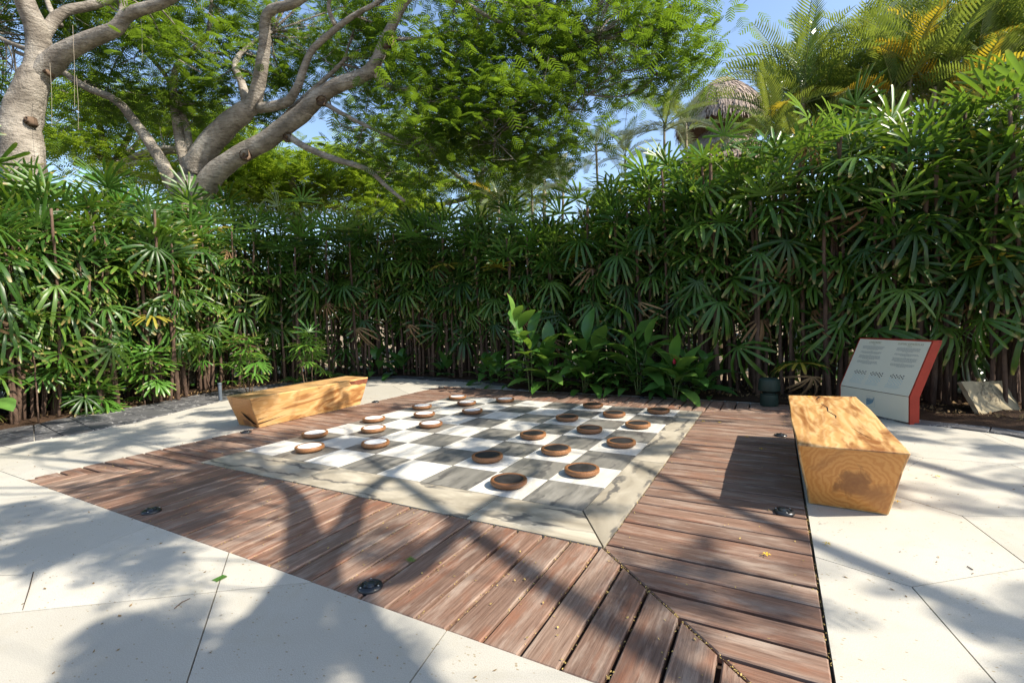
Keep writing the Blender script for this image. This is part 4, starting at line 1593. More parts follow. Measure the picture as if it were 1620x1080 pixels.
# one large leaf reaching in at the left edge
p = at(-40, 668, 5.2)
root = thing('broad_leaf_plant', 'large-leaved plant reaching in at the left edge of the patio with one yellow-edged leaf', 'plant', (p[0], p[1], 0))
bigl = blade_leaf(.55, .30, .35, .2, M_ginger, .08, 'leaf')
zz = float(at(-40, 640, 5.2)[2])
for k, (az, pi_) in enumerate([(math.atan2(RGT[1], RGT[0]) - .25, .05), (2.6, .5), (4.2, .3), (1.6, .9)]):
    obj('leaf', bigl, root, (0, 0, zz), (0, -pi_, az), (1, 1, 1))
V, F = tube([(0, 0, 0), (.01, .01, zz * .6), (0, 0, zz)], [.014, .011, .008], 6)
obj('stem', mesh('stem', V, F, M_green_cane, smooth=True), root)


def fern(label, u, v, n, L, rnd):
    p = gp(u, v)
    root = thing('fern', label, 'fern', (p[0], p[1], .02), 0, 'ferns behind the left bench')
    for k in range(n):
        V, F = [], []
        NP = 16
        Q = []
        for i in range(NP + 1):
            t = i / NP
            Q.append(np.array([L * t * (1 - .2 * t), 0, L * (.75 * t - .85 * t * t)]))
        for i in range(1, NP + 1):
            w = .085 * math.sin(math.pi * (i / NP) ** .8 * .96) + .012
            for sgn in (-1, 1):
                b = len(V)
                q = Q[i]
                V += [q + np.array([-.009, 0, 0]), q + np.array([.009, 0, 0]), q + np.array([.022, sgn * w, -.012]), q + np.array([.012, sgn * w, -.012])]
                F.append((b, b + 1, b + 2, b + 3))
        tv, tf = tube(Q[::2], [.004] * len(Q[::2]), 3, base=len(V))
        V += tv; F += tf
        obj('frond', mesh('frond', V, F, M_young if k % 2 else M_under), root, (0, 0, 0), (rnd.uniform(-.2, .2), rnd.uniform(-.25, .1), k * 6.28 / n + rnd.uniform(-.3, .3)))


fern('bright fern behind the middle of the left bench', 470, 606, 9, .62, rnd)
fern('fern at the hedge foot behind the far end of the left bench', 552, 600, 9, .6, rnd)


# ------------------------------------------------------------------ feathery trees
def spray_quads(centers, R, n_per, size, rnd, flat=.5):
    """feathery compound leaves scattered in clumps: (n,4,3) quads"""
    out = []
    for c0, r0 in zip(centers, R):
        n = n_per
        off = rnd.normal(size=(n, 3)) * np.array([r0, r0, r0 * flat]) * .62
        # each spray grows outward and hangs
        az = rnd.uniform(0, 2 * math.pi, n)
        el = rnd.uniform(-.75, .25, n)
        d = np.stack([np.cos(az) * np.cos(el), np.sin(az) * np.cos(el), np.sin(el)], 1)
        side = np.stack([-np.sin(az), np.cos(az), rnd.uniform(-.35, .35, n)], 1)
        side /= np.linalg.norm(side, axis=1)[:, None]
        L = size * rnd.uniform(.7, 1.25, n)
        base = c0 + off
        NP = 6
        for k in range(NP):
            t = (k + .6) / NP
            pl_ = L * .48 * math.sin(math.pi * (t * .78 + .14))
            for sg in (-1, 1):
                a = base + d * (L * t)[:, None]
                a[:, 2] -= (L * .25 * t * t)
                dirv = side * sg * .92 + d * .40 + np.array([0, 0, -.12])
                tip_ = a + dirv * pl_[:, None]
                tip_[:, 2] -= pl_ * .15
                wv = d * (.060 * size / .3 * .5)
                q = np.stack([a - wv * .5, a + wv * .5, tip_ + wv * .38, tip_ - wv * .38], 1)
                out.append(q)
    return np.concatenate(out, 0)


def limb(parent, P, R, name='limb', n=9, sub=6, m=None, jit=.03):
    Q = spline(P, sub)
    rr = []
    k = len(P) - 1
    for i in range(len(Q)):
        t = i / (len(Q) - 1) * k
        a = min(int(t), k - 1)
        rr.append(R[a] + (R[a + 1] - R[a]) * (t - a))
    V, F = tube(Q, rr, n, jit)
    org = np.array(parent.location)
    V = [v - org for v in V]
    return obj(name, mesh(name, V, F, m or M_bark, smooth=True), parent), Q, rr


def twigs(parent, branches, centers, rnd, m, r0=.018, prob=1.0):
    """thin boughs from the nearest limb to each leaf clump, one joined part"""
    allp = np.concatenate([np.array(q) for q in branches], 0)
    V, F = [], []
    org = np.array(parent.location)
    for c0 in centers:
        if rnd.uniform() > prob:
            continue
        dd = np.linalg.norm(allp - c0, axis=1)
        i = int(np.argmin(dd + rnd.uniform(0, .6, len(dd))))
        a = allp[i]
        L = dd[i]
        mid = (a + c0) / 2 + rnd.normal(size=3) * .12 * L + np.array([0, 0, .06 * L])
        Q = spline([a, mid, c0], 4)
        tv, tf = tube(Q, [r0 * (1 + .9 * L / 3) * (1 - .75 * k / 8) for k in range(9)], 5, base=len(V))
        V += [v - org for v in tv]; F += tf
        for s_ in range(5):
            k = rnd.integers(2, 8)
            e_ = Q[k] + rnd.normal(size=3) * np.array([.42, .42, .26])
            tv, tf = tube([Q[k], (Q[k] + e_) / 2 + rnd.normal(size=3) * .05, e_], [r0 * .45, r0 * .35, r0 * .15], 4, base=len(V))
            V += [v - org for v in tv]; F += tf
    o_ = obj('twigs', mesh('twigs', V, F, m, smooth=True), parent)
    o_['kind'] = 'stuff'
    return o_


def in_poly(u, v, poly):
    c_ = False
    n = len(poly)
    for i in range(n):
        (x0, y0), (x1, y1) = poly[i], poly[i - 1]
        if (y0 > v) != (y1 > v) and u < (x1 - x0) * (v - y0) / (y1 - y0) + x0:
            c_ = not c_
    return c_


def region_clumps(poly, n, dmin, dmax, rnd):
    xs = [p[0] for p in poly]; ys = [p[1] for p in poly]
    out = []
    while len(out) < n:
        u, v = rnd.uniform(min(xs), max(xs)), rnd.uniform(min(ys), max(ys))
        if in_poly(u, v, poly):
            out.append(at(u, v, rnd.uniform(dmin, dmax)))
    return out


def crown(parent, centers, R, n_per, size, m, rnd, flat=.5):
    q = spray_quads(centers, R, n_per, size, rnd, flat) - np.array(parent.location)
    o_ = obj('crown', quads('crown', q, m), parent)
    o_['kind'] = 'stuff'
    return o_


def px(L, d0=None):
    """(u, v, depth, width_px) list -> points, radii"""
    P = [at(u, v, d) for (u, v, d, w) in L]
    R = [w / FOC * d / 2 / (1 + ((u - 810) / FOC) ** 2 + ((v - 540) / FOC) ** 2) ** .5 for (u, v, d, w) in L]
    return P, R


def grounded(L):
    P, R = px(L)
    b = P[0].copy(); b[2] = -.05
    return b, P, R


rg = np.random.default_rng(3)


def crown_clumps(poly, n, rnd):
    """the leaves hang behind and above the big limbs on the left and come nearer to the right"""
    xs = [p[0] for p in poly]; ys = [p[1] for p in poly]
    out = []
    while len(out) < n:
        u, v = rnd.uniform(min(xs), max(xs)), rnd.uniform(min(ys), max(ys))
        if in_poly(u, v, poly):
            near = 11.6 if u < 560 else (10.4 if u < 680 else 9.3)
            out.append(at(u, v, rnd.uniform(near, near + 3.0)))
    return out


# --- big tree at the left edge
b, P, R = grounded([(38, 330, 9.6, 92), (36, 240, 9.6, 78), (34, 185, 9.6, 76), (52, 130, 9.6, 62), (76, 84, 9.6, 66)])
t1 = thing('shade_tree', 'massive grey-barked shade tree rising behind the left hedge at the left edge', 'tree', b)
br = []
P2, R2 = px([(60, 105, 9.6, 52), (62, 60, 9.55, 44)])
o, q, _ = limb(t1, [b + np.array([.1, 0, -.1]), b * .5 + P[0] * .5] + P[:4] + P2, [.75, .62] + R[:4] + R2, 'trunk', 16, 6, jit=.03); br.append(q)
for L in ([(56, 128, 9.6, 40), (64, 90, 9.6, 50), (58, 50, 9.5, 48), (40, 5, 9.3, 44), (10, -60, 9.0, 36), (-60, -150, 8.6, 22)],
          [(48, 140, 9.6, 40), (76, 104, 9.6, 50), (118, 74, 9.5, 38), (180, 47, 9.3, 30), (205, 22, 9.2, 27), (262, 2, 9.0, 22), (340, -50, 8.7, 16), (430, -130, 8.5, 8)],
          [(62, 80, 9.6, 22), (80, 40, 9.65, 26), (104, 18, 9.8, 22), (165, 2, 10, 20), (260, -50, 10.2, 14), (360, -120, 10.4, 7)],
          [(190, 40, 9.3, 16), (196, 5, 9.4, 14), (206, -60, 9.5, 9)],
          [(95, 40, 9.8, 14), (80, 15, 9.9, 12), (60, -40, 10, 8)],
          [(50, 80, 9.8, 14), (20, 70, 10, 10), (-40, 40, 10.4, 7)]):
    P, R = px(L); o, q, _ = limb(t1, P, R, 'limb', 10, 5); br.append(q)
# scars, knobs
for (u, v, d, r_) in ((28, 150, 9.44, .13), (40, 190, 9.38, .09), (70, 112, 9.46, .06)):
    p = at(u, v, d)
    V, F = tube([p + FWD * .16, p + FWD * .04, p + FWD * .0, p + FWD * .05], [r_ * 1.25, r_ * .95, r_ * .6, r_ * .3], 10, .12)
    obj('bark_scar', mesh('bark_scar', [x - np.array(t1.location) for x in V], F, M_scar, smooth=True), t1)
c1 = region_clumps([(-80, -160), (330, -160), (430, 40), (330, 130), (240, 110), (190, 40), (110, 120), (20, 20), (-80, 150)], 74, 10.2, 13, rg)
c1 += region_clumps([(-60, 20), (40, 100), (10, 220), (-60, 230)], 8, 10, 12, rg)
twigs(t1, br, c1, rg, M_bark, .013)
crown(t1, c1, [rg.uniform(.5, .95) for _ in c1], 62, .27, M_tree, rg)
for k, (u, v0, v1) in enumerate([(115, 40, 170), (222, 18, 95), (121, 120, 205), (79, 100, 200)]):
    a, e_ = at(u, v0, 9.2), at(u + 3, v1, 9.2)
    V, F = tube([a, (a + e_) / 2 + np.array([.01, .01, 0]), e_], [.0035, .003, .0025], 4)
    obj('aerial_root', mesh('aerial_root', [x - np.array(t1.location) for x in V], F, M_rope), t1)

# --- spreading tree behind the left hedge
b, P, R = grounded([(300, 420, 11.5, 70), (300, 330, 11.5, 70), (298, 285, 11.5, 66)])
t2 = thing('shade_tree', 'wide spreading tree with many leaning pale limbs behind the middle of the left hedge', 'tree', b)
br = []
P2, R2 = px([(303, 330, 11.5, 60), (308, 300, 11.5, 48), (314, 280, 11.5, 30)])
o, q, _ = limb(t2, [b, b * .5 + P[0] * .5] + P[:1] + P2, [.6, .55] + R[:1] + R2, 'trunk', 14, 5, jit=.03); br.append(q)
LIMBS = [
    [(303, 345, 11.5, 44), (301, 290, 11.5, 48), (322, 244, 11.4, 46), (352, 205, 11.2, 42), (385, 178, 11.0, 37), (402, 160, 10.9, 28), (418, 82, 10.6, 23), (423, 22, 10.3, 20), (470, 2, 10.0, 18), (560, -60, 9.6, 11), (660, -150, 9.2, 6)],
    [(304, 340, 11.5, 44), (326, 292, 11.3, 42), (365, 255, 11.1, 36), (420, 222, 10.9, 34), (475, 182, 10.6, 32), (520, 142, 10.3, 28), (585, 112, 10.0, 24), (610, 62, 9.8, 20), (632, 18, 9.6, 17), (660, -20, 9.4, 15), (740, -110, 9.1, 8)],
    [(292, 330, 11.6, 30), (272, 288, 11.6, 28), (252, 250, 11.5, 22), (222, 205, 11.4, 20), (185, 160, 11.3, 17), (135, 138, 11.2, 15), (95, 112, 11.1, 13), (20, 80, 11, 8)],
    [(300, 285, 11.8, 24), (288, 235, 11.9, 20), (276, 170, 12, 15), (278, 110, 12.1, 12), (310, 75, 12.2, 11), (330, 50, 12.2, 10), (336, -20, 12.3, 7)],
    [(300, 240, 12.0, 16), (292, 190, 12.1, 13), (268, 130, 12.2, 10), (232, 85, 12.3, 7), (190, 55, 12.3, 5)],
    [(392, 168, 11.0, 20), (382, 130, 11.2, 15), (372, 100, 11.4, 12), (395, 72, 11.6, 8), (430, 50, 11.8, 5)],
    [(410, 172, 10.9, 20), (452, 162, 10.7, 18), (472, 135, 10.5, 15), (490, 85, 10.3, 13), (520, 55, 10.1, 12), (560, 25, 9.9, 10), (612, -5, 9.7, 8), (680, -60, 9.4, 5)],
    [(360, 250, 11.2, 18), (420, 215, 11.0, 14), (470, 165, 10.9, 10), (520, 120, 10.8, 8), (548, 92, 10.7, 6)],
    [(454, 214, 10.8, 13), (482, 232, 10.6, 12), (530, 252, 10.4, 11), (580, 268, 10.2, 9), (615, 298, 10.1, 7), (640, 318, 10.0, 5)],
    [(515, 165, 10.3, 9), (560, 190, 10.3, 7), (610, 212, 10.3, 6), (660, 232, 10.2, 4)],
    [(590, 112, 10.0, 13), (620, 140, 10.2, 9), (690, 138, 10.4, 7), (760, 148, 10.6, 5), (830, 152, 10.7, 3.5)],
    [(690, 138, 10.4, 6), (735, 165, 10.3, 5), (765, 200, 10.2, 4), (785, 222, 10.2, 3)],
    [(700, -10, 9.6, 10), (740, 8, 9.7, 9), (775, 28, 9.8, 7), (830, 55, 9.9, 6), (880, 95, 10.0, 4.5), (930, 150, 10.1, 3)],
    [(790, 2, 9.8, 6), (830, 18, 9.9, 5), (880, 45, 10, 4), (940, 62, 10.1, 3)],
    [(530, 40, 10.0, 10), (520, 5, 9.9, 8), (545, -40, 9.8, 6)],
    [(600, 60, 9.8, 8), (650, 62, 9.9, 6), (700, 55, 10, 4)],
]
for L in LIMBS:
    P, R = px(L); o, q, _ = limb(t2, P, R, 'limb', 10, 5); br.append(q)
for (u, v, d, r_) in ((612, 62, 9.62, .12), (384, 243, 10.75, .12), (506, 157, 10.15, .10), (452, 215, 10.6, .09)):
    p = at(u, v, d)
    V, F = tube([p + FWD * .14, p + FWD * .05, p + FWD * .02, p + FWD * .05], [r_ * 1.2, r_ * .95, r_ * .6, r_ * .35], 10, .10)
    obj('bark_scar', mesh('bark_scar', [x - np.array(t2.location) for x in V], F, M_scar, smooth=True), t2)
MASK2 = [(330, -140), (1000, -140), (1105, -20), (1098, 70), (1052, 150), (1000, 120), (978, 190), (925, 235), (868, 262), (820, 300), (760, 300), (640, 318), (590, 270), (540, 215), (500, 130), (430, 60)]
c2 = crown_clumps(MASK2, 165, rg)
c2 += region_clumps([(620, 60), (960, 40), (930, 240), (820, 280), (690, 250)], 34, 9.6, 11.5, rg)
c2 += region_clumps([(120, 60), (480, 60), (480, 160), (300, 215), (150, 180)], 36, 11.6, 13.5, rg)
c2 += region_clumps([(980, 0), (1112, 0), (1095, 110), (1050, 130)], 11, 9.0, 10.2, rg)
twigs(t2, br, c2, rg, M_bark, .014)
crown(t2, c2, [rg.uniform(.45, 1.0) for _ in c2], 60, .255, M_tree, rg)
for k, (u, v) in enumerate([(1060, 12), (1015, 16), (1052, 55), (965, 2), (1040, 118)]):
    p = at(u, v, 9.4)
    obj('seed_pod', lathe_mesh('seed_pod', [(0, -.05), (.025, -.04), (.04, 0), (.03, .035), (0, .05)], M_pod, 8, False), t2, p - np.array(t2.location))

# --- brighter trees farther back
for k, (trunkpx, depth, poly, n, lab) in enumerate([
        ((175, 260), 17.5, [(60, 130), (330, 160), (420, 250), (420, 330), (150, 300), (60, 240)], 60, 'sunlit bright green tree with pale thin limbs seen behind the left hedge trees'),
        ((470, 300), 19.0, [(380, 210), (640, 250), (690, 320), (640, 350), (380, 330)], 62, 'bright yellow-green tree far behind the middle of the left hedge'),
        ((760, 300), 21.0, [(620, 180), (800, 220), (860, 300), (780, 345), (620, 330)], 40, 'distant green tree behind the back hedge left of the palms')]):
    p0 = at(trunkpx[0], trunkpx[1], depth)
    b = p0.copy(); b[2] = -.07
    tt = thing('background_tree', lab, 'tree', b, 0, 'trees beyond the hedge')
    br = []
    o, q, _ = limb(tt, [b, b * .5 + p0 * .5, p0], [.28, .22, .18], 'trunk', 9, 5, M_barkp); br.append(q)
    cs = region_clumps(poly, n, depth - 2, depth + 2.5, rg)
    for j in range(9):
        e_ = cs[j]
        mid = (p0 + e_) / 2 + rg.normal(size=3) * .4
        o, q, _ = limb(tt, [p0 - np.array([0, 0, .2]), mid, e_], [.13, .09, .03], 'limb', 7, 5, M_barkp); br.append(q)
    twigs(tt, br, cs, rg, M_barkp, .022, .7)
    crown(tt, cs, [rg.uniform(.7, 1.25) for _ in cs], 70, .42, M_treeb, rg)

# --- the tree that shades the patio stands to the right of the camera, towards the sun
def toward_sun(p, h):
    """point at height h on the sun ray through ground point p"""
    return np.array([p[0], p[1], 0]) + SUN * (h / SUN[2])


b = np.array([17.0, -3.6, -.07])
t4 = thing('shade_tree', 'tall spreading tree standing right of the patio and throwing dappled shade over the board', 'tree', b)
br = []
top = np.array([16.0, -2.7, 4.6])
o, q, _ = limb(t4, [b, b * .5 + top * .5 + np.array([.15, .1, 0]), top], [.5, .4, .36], 'trunk', 14, 6); br.append(q)


def shadow_limb(pix, heights, radii, root=None):
    P = [toward_sun(gp(u, v), h) for (u, v), h in zip(pix, heights)]
    R = list(radii)
    if root is not None:
        P = list(root) + P
        R = [.16, .14, .12][:len(root)] + R
    o, q, _ = limb(t4, P, R, 'limb', 9, 5); br.append(q)


# limbs whose shadows fall across the deck front and the board
shadow_limb([(395, 1100), (448, 985), (492, 905), (482, 850), (470, 790), (430, 755)], [4.4, 4.3, 4.3, 4.5, 4.8, 5.2], [.19, .15, .13, .10, .07, .04], [top - np.array([0, 0, .4]), top + np.array([-5.0, -1.2, .3])])
shadow_limb([(492, 900), (548, 835), (572, 785), (640, 735)], [4.3, 4.5, 4.7, 5.2], [.10, .08, .055, .03])
shadow_limb([(560, 965), (655, 900), (735, 825), (800, 780), (850, 745)], [4.6, 4.7, 4.9, 5.3, 5.6], [.085, .07, .06, .045, .03], [top + np.array([-.6, -.2, .0]), top + np.array([-5.0, 1.2, .9])])
for e_ in ((11.4, 2.2, 7.0), (9.2, 1.4, 7.4), (13.2, 4.4, 7.4), (9.6, -2.2, 6.9), (13.5, -4.6, 7.4), (18.5, -.5, 7.6)):
    e_ = np.array(e_)
    mid = (top + e_) / 2 + np.array([0, 0, .3]) + rg.normal(size=3) * .25
    o, q, _ = limb(t4, [top - np.array([0, 0, .3]), mid, e_], [.18, .09, .03], 'limb', 9, 6); br.append(q)
# leaf clumps placed where their shade is wanted: pixel regions of the ground and a density for each
SHADE = [
    ([(100, 1078), (112, 900), (200, 845), (245, 860), (300, 960), (330, 985), (420, 1000), (380, 1078)], 17, .34),
    ([(95, 820), (250, 790), (330, 830), (300, 862), (100, 868)], 8, .30),
    ([(0, 780), (90, 790), (60, 900), (0, 880)], 5, .3),
    ([(335, 985), (470, 935), (545, 965), (560, 1078), (380, 1078)], 8, .30),
    ([(640, 1010), (830, 1078), (600, 1078)], 3, .30),
    ([(120, 745), (430, 690), (420, 720), (330, 740), (150, 765)], 10, .28),
    ([(180, 770), (420, 740), (700, 830), (560, 900), (420, 880), (240, 830)], 12, .26),
    ([(0, 690), (360, 640), (380, 690), (200, 720), (0, 760)], 12, .28),
    ([(560, 660), (900, 640), (900, 790), (700, 770), (480, 720)], 16, .26),
    ([(880, 650), (1080, 650), (1000, 820), (880, 800)], 9, .24),
    ([(1090, 800), (1240, 830), (1290, 900), (1130, 900)], 13, .26),
    ([(1100, 900), (1300, 900), (1310, 1010), (1180, 1000)], 5, .26),
    ([(680, 880), (900, 880), (1000, 960), (860, 1070), (700, 980)], 7, .26),
    ([(1290, 880), (1480, 870), (1620, 905), (1620, 960), (1400, 925)], 10, .24),
    ([(1440, 690), (1620, 720), (1620, 790), (1440, 740)], 8, .24),
    ([(1330, 990), (1620, 1000), (1620, 1078), (1340, 1078)], 7, .26),
    ([(1240, 640), (1360, 640), (1430, 715), (1250, 715)], 4, .24),
]
LIT = [
    [(0, 900), (92, 895), (100, 1078), (0, 1078)],
    [(228, 840), (300, 858), (480, 925), (330, 985), (262, 895)],
    [(545, 955), (640, 985), (700, 1010), (620, 1070), (548, 1030)],
    [(70, 800), (130, 792), (130, 812), (60, 820)],
    [(400, 985), (445, 975), (440, 1000), (390, 1015)],
    [(860, 885), (960, 905), (1080, 1000), (1000, 1070), (860, 1040)],
    [(600, 840), (680, 810), (760, 850), (680, 900)],
    [(380, 790), (460, 800), (470, 860), (400, 850)],
    [(520, 790), (560, 780), (550, 830), (500, 850)],
    [(700, 900), (830, 900), (760, 980), (650, 950)],
    [(1320, 1000), (1440, 940), (1520, 1000), (1540, 1078), (1320, 1078)],
    [(1300, 810), (1450, 800), (1620, 830), (1620, 870), (1480, 860), (1300, 850)],
    [(720, 870), (960, 870), (1190, 1078), (780, 1078)],
    [(1010, 800), (1150, 690), (1150, 790), (1060, 860), (980, 850)],
    [(1090, 660), (1240, 650), (1240, 680), (1080, 690)],
    [(1440, 745), (1620, 760), (1620, 785), (1440, 770)],
]


def pix(p):
    d = p - CAM
    z = d @ FWD
    return (810 + FOC * (d @ RGT) / z, 540 - FOC * (d @ UPV) / z) if z > .3 else (-9999, -9999)


rs4 = np.random.default_rng(12)


def near_lit(g_):
    for ox, oy in ((0, 0), (.2, 0), (-.2, 0), (0, .14), (0, -.14)):
        u, v = pix(g_ + np.array([ox, oy, 0]))
        if any(in_poly(u, v, q) for q in LIT):
            return True
    return False



cs, rs = [], []
for k in range(520):
    g_ = np.array([rs4.uniform(-6.0, 9.0), rs4.uniform(-3.4, 5.2), 0])
    u, v = pix(g_)
    keep, h_ = .17, rs4.uniform(5.4, 7.8)
    r_ = rs4.uniform(.13, .26)
    if near_lit(g_):
        keep = 0
    elif any(in_poly(u, v, q[0]) for q in SHADE):
        keep = .50 if u < 1290 else .38
    if rs4.uniform() < keep:
        cs.append(toward_sun(g_, h_)); rs.append(r_)
for poly, n, r_ in SHADE:                  # the close, strongly shaded patches of paving in front
    if max(p[1] for p in poly) < 860 or min(p[1] for p in poly) < 770 or sum(p[0] for p in poly) / len(poly) > 620:
        continue
    P = np.array([gp(u, v)[:2] for u, v in poly])
    A = abs(area(P))
    lo, hi = P.min(0), P.max(0)
    want = int(A * 6) + 2
    while want:
        g_ = np.array([rs4.uniform(lo[0], hi[0]), rs4.uniform(lo[1], hi[1]), 0])
        u, v = pix(g_)
        if in_poly(u, v, poly) and not near_lit(g_):
            cs.append(toward_sun(g_, rs4.uniform(4.8, 6.2))); rs.append(rs4.uniform(.08, .15))
            want -= 1
        elif rs4.uniform() < .02:
            want -= 1
for k in range(16):                        # boughs that keep the rules sign and the stone in shade
    g_ = np.array([rg.uniform(6.0, 8.0), rg.uniform(4.0, 5.2), rg.uniform(0, .9)])
    cs.append(toward_sun(g_[:2] , rg.uniform(4.6, 6.0)) + np.array([0, 0, g_[2]])); rs.append(.3)
ok = []
for c0, r0 in zip(cs, rs):                 # nothing of this tree reaches into the view over the patio
    u, v = pix(c0)
    if -120 < u < 1740 and v > -130:
        continue
    ok.append((c0, r0))
cs, rs = [a for a, _ in ok], [b_ for _, b_ in ok]
twigs(t4, br, cs, rg, M_bark, .010, .5)
crown(t4, cs, rs, 20, .27, M_tree, rg, .8)


# ------------------------------------------------------------------ palms behind the hedge
def frond(L, n, ll, arch, m, seed, lw=.044, vee=.5):
    """feather frond: rachis along +X arching down, leaflets both sides"""
    r = random.Random(seed)
    V, F, mi = [], [], []
    NP = 12
    Q = []
    for i in range(NP + 1):
        t = i / NP
        Q.append(np.array([L * (t - .18 * arch * t * t), 0, -L * arch * t ** 2.1 * .6]))
    tv, tf = tube(Q, [.014 * (1 - .85 * i / NP) + .002 for i in range(NP + 1)], 4)
    V += tv; F += tf; mi += [1] * len(tf)
    for k in range(n):
        t = .14 + .85 * k / n
        x = t * NP
        i = min(NP - 1, int(x)); f = x - i
        p = Q[i] * (1 - f) + Q[i + 1] * f
        tg = Q[i + 1] - Q[i]; tg /= np.linalg.norm(tg)
        for sg in (-1, 1):
            l = ll * math.sin(math.pi * (.15 + .78 * t)) * r.uniform(.85, 1.1)
            d = np.array([0, sg, 0]) * .8 + tg * .62 + np.array([-tg[2], 0, tg[0]]) * vee
            d /= np.linalg.norm(d)
            w = tg * lw
            e1 = p + d * l * .55
            e2 = p + d * l - np.array([0, 0, l * .22 * r.uniform(.5, 1.5)])
            b0 = len(V)
            V += [p - w * .3, p + w * .3, e1 + w * .55, e1 - w * .45, e2 + w * .06, e2 - w * .06]
            F += [(b0, b0 + 1, b0 + 2, b0 + 3), (b0 + 3, b0 + 2, b0 + 4, b0 + 5)]
            mi += [0, 0]
    return mesh('frond', V, F, [m, M_green_cane], mi)


fr_g = [frond(1.9, 25, .50, .55, M_areca, 1), frond(2.1, 26, .52, .8, M_areca, 2), frond(1.7, 24, .46, .35, M_areca, 3)]
fr_y = [frond(1.6, 23, .44, .7, M_arecay, 4), frond(1.8, 24, .46, .5, M_arecay, 5)]
fr_s = [frond(1.8, 30, .50, .6, M_grey_palm, 6, .04), frond(2.0, 32, .52, .9, M_grey_palm, 7, .04)]
ptrunk = []
for k in range(3):
    rr = random.Random(k)
    P_ = [(.05 * math.sin(i * .6 + k), .05 * math.cos(i * .5 + k) - .05, i / 10) for i in range(11)]
    V, F = tube(P_, [.058 - .018 * i / 10 + (.004 if i % 2 else 0) for i in range(11)], 8)
    ptrunk.append(mesh('trunk', V, F, M_palmtrunk, smooth=True))


def feather_palm(label, u, v, d, n, pools, rnd, size=1.0, up=(20, 85), grp='feather palms behind the right hedge', name='areca_palm', thick=1.0):
    p = at(u, v, d)
    root = thing(name, label, 'palm', (p[0], p[1], -.07), rnd.uniform(0, 6.28), grp)
    h = p[2] + .07
    tips = [(0, 0, h)]
    if name == 'areca_palm':
        for k in range(3):
            a = k * 2.1 + rnd.random()
            tips.append((.45 * math.cos(a), .45 * math.sin(a), h - rnd.uniform(.25, 1.1)))
    for (tx, ty, th_) in tips:
        obj('trunk', rnd.choice(ptrunk), root, (tx * .4, ty * .4, 0), (-math.atan2(ty * .6, th_), math.atan2(tx * .6, th_), 0), (thick, thick, th_))
    az = 0
    for k, (tx, ty, th_) in [(q, tt_) for tt_ in tips for q in range(n)]:
        az += 2.4 + rnd.uniform(-.3, .3)
        t = k / n
        pit = math.radians(up[1] - (up[1] - up[0]) * t + rnd.uniform(-8, 8))
        pool = pools[0] if rnd.random() > pools[2] else pools[1]
        s_ = size * rnd.uniform(.85, 1.1)
        obj('frond', rnd.choice(pool), root, (tx, ty, th_ - .25 * t), (rnd.uniform(-.4, .4), -pit, az), (s_, s_, s_))


rnd = random.Random(21)
PALMS = [
    (1265, 165, 13.0, .85, .05, 'areca palm with drooping fronds beside the thatched roof'),
    (1320, 150, 12.0, 1.0, .10, 'green areca palm second to the right of the thatched roof'),
    (1385, 120, 11.5, 1.0, .18, 'areca palm with upright fronds above the middle of the right hedge'),
    (1440, 130, 10.5, 1.0, .40, 'areca palm with golden fronds above the right hedge'),
    (1500, 100, 11.0, 1.05, .25, 'tall areca palm behind the golden one'),
    (1545, 130, 10.2, 1.0, .35, 'areca palm with some golden fronds near the right edge'),
    (1600, 90, 10.5, 1.1, .22, 'tall areca palm at the right edge of the hedge'),
    (1660, 110, 10.5, 1.1, .2, 'outermost areca palm beyond the right edge of the hedge'),
    (1590, 20, 13.0, 1.0, .1, 'tallest areca palm rising behind the others at the right'),
    (1430, 60, 13.5, 1.1, .15, 'areca palm with yellow tips rising behind the upright one'),
    (1275, 128, 11.5, 1.0, .06, 'green areca palm arching over the middle of the right hedge beside the open sky'),
    (1228, 205, 11.0, .8, .12, 'short areca palm at the right foot of the thatched roof'),
    (1098, 285, 12.0, .55, .2, 'short areca palm in front of the left side of the thatched roof'),
    (1345, 205, 11.2, .8, .1, 'short areca palm filling the gap low behind the right hedge'),
]
for (u, v, d, s_, yf, lab) in PALMS:
    feather_palm(lab, u, v - 18, d, 8, (fr_g if rnd.random() < .75 else fr_s + fr_g, fr_y, yf * .6), rnd, s_, (5, 82))
for (u, v, d, s_, lab) in [(942, 232, 15.0, .72, 'slender palm with airy fronds and a thin trunk against the sky'), (1052, 195, 14.0, .85, 'slender palm with paired thin trunks left of the thatched roof'), (1085, 200, 15.0, .8, 'small feather palm partly covering the left side of the thatched roof'),
                           (990, 245, 16.0, .7, 'short airy palm between the two slender palms')]:
    feather_palm(lab, u, v, d, 11, (fr_s, fr_g, .35), rnd, s_, (0, 78), 'slender palms behind the corner of the hedge', 'slender_palm', .8)
for (u, v, d, s_, lab) in [(790, 318, 17.0, .8, 'low silvery palm at the left of the gap in the hedge corner'), (842, 300, 18.0, .95, 'silvery palm with upright fronds in the gap of the hedge corner'), (890, 305, 17.0, .85, 'silvery palm at the right of the gap in the hedge corner')]:
    feather_palm(lab, u, v, d, 12, (fr_s, fr_y, .08), rnd, s_, (5, 80), 'silvery palms in the hedge gap', 'silvery_palm')
# banana-like palm with torn paddle leaves in the gap
p = at(862, 268, 19)
root = thing('travellers_palm', 'fan-shaped palm with torn paddle leaves behind the silvery palms', 'palm', (p[0], p[1], -.07), YAW)
obj('trunk', ptrunk[0], root, (0, 0, 0), (0, 0, 0), (1.6, 1.6, p[2] - .4))
pad = blade_leaf(1.5, .42, .25, .12, M_grey_palm, .5, 'paddle_leaf', .15)
for k in range(7):
    a = math.radians(35 + 110 * k / 6)
    obj('paddle_leaf', pad, root, (0, 0, p[2] - .5), (math.pi / 2, -a, 0), (.8, .8, .8))


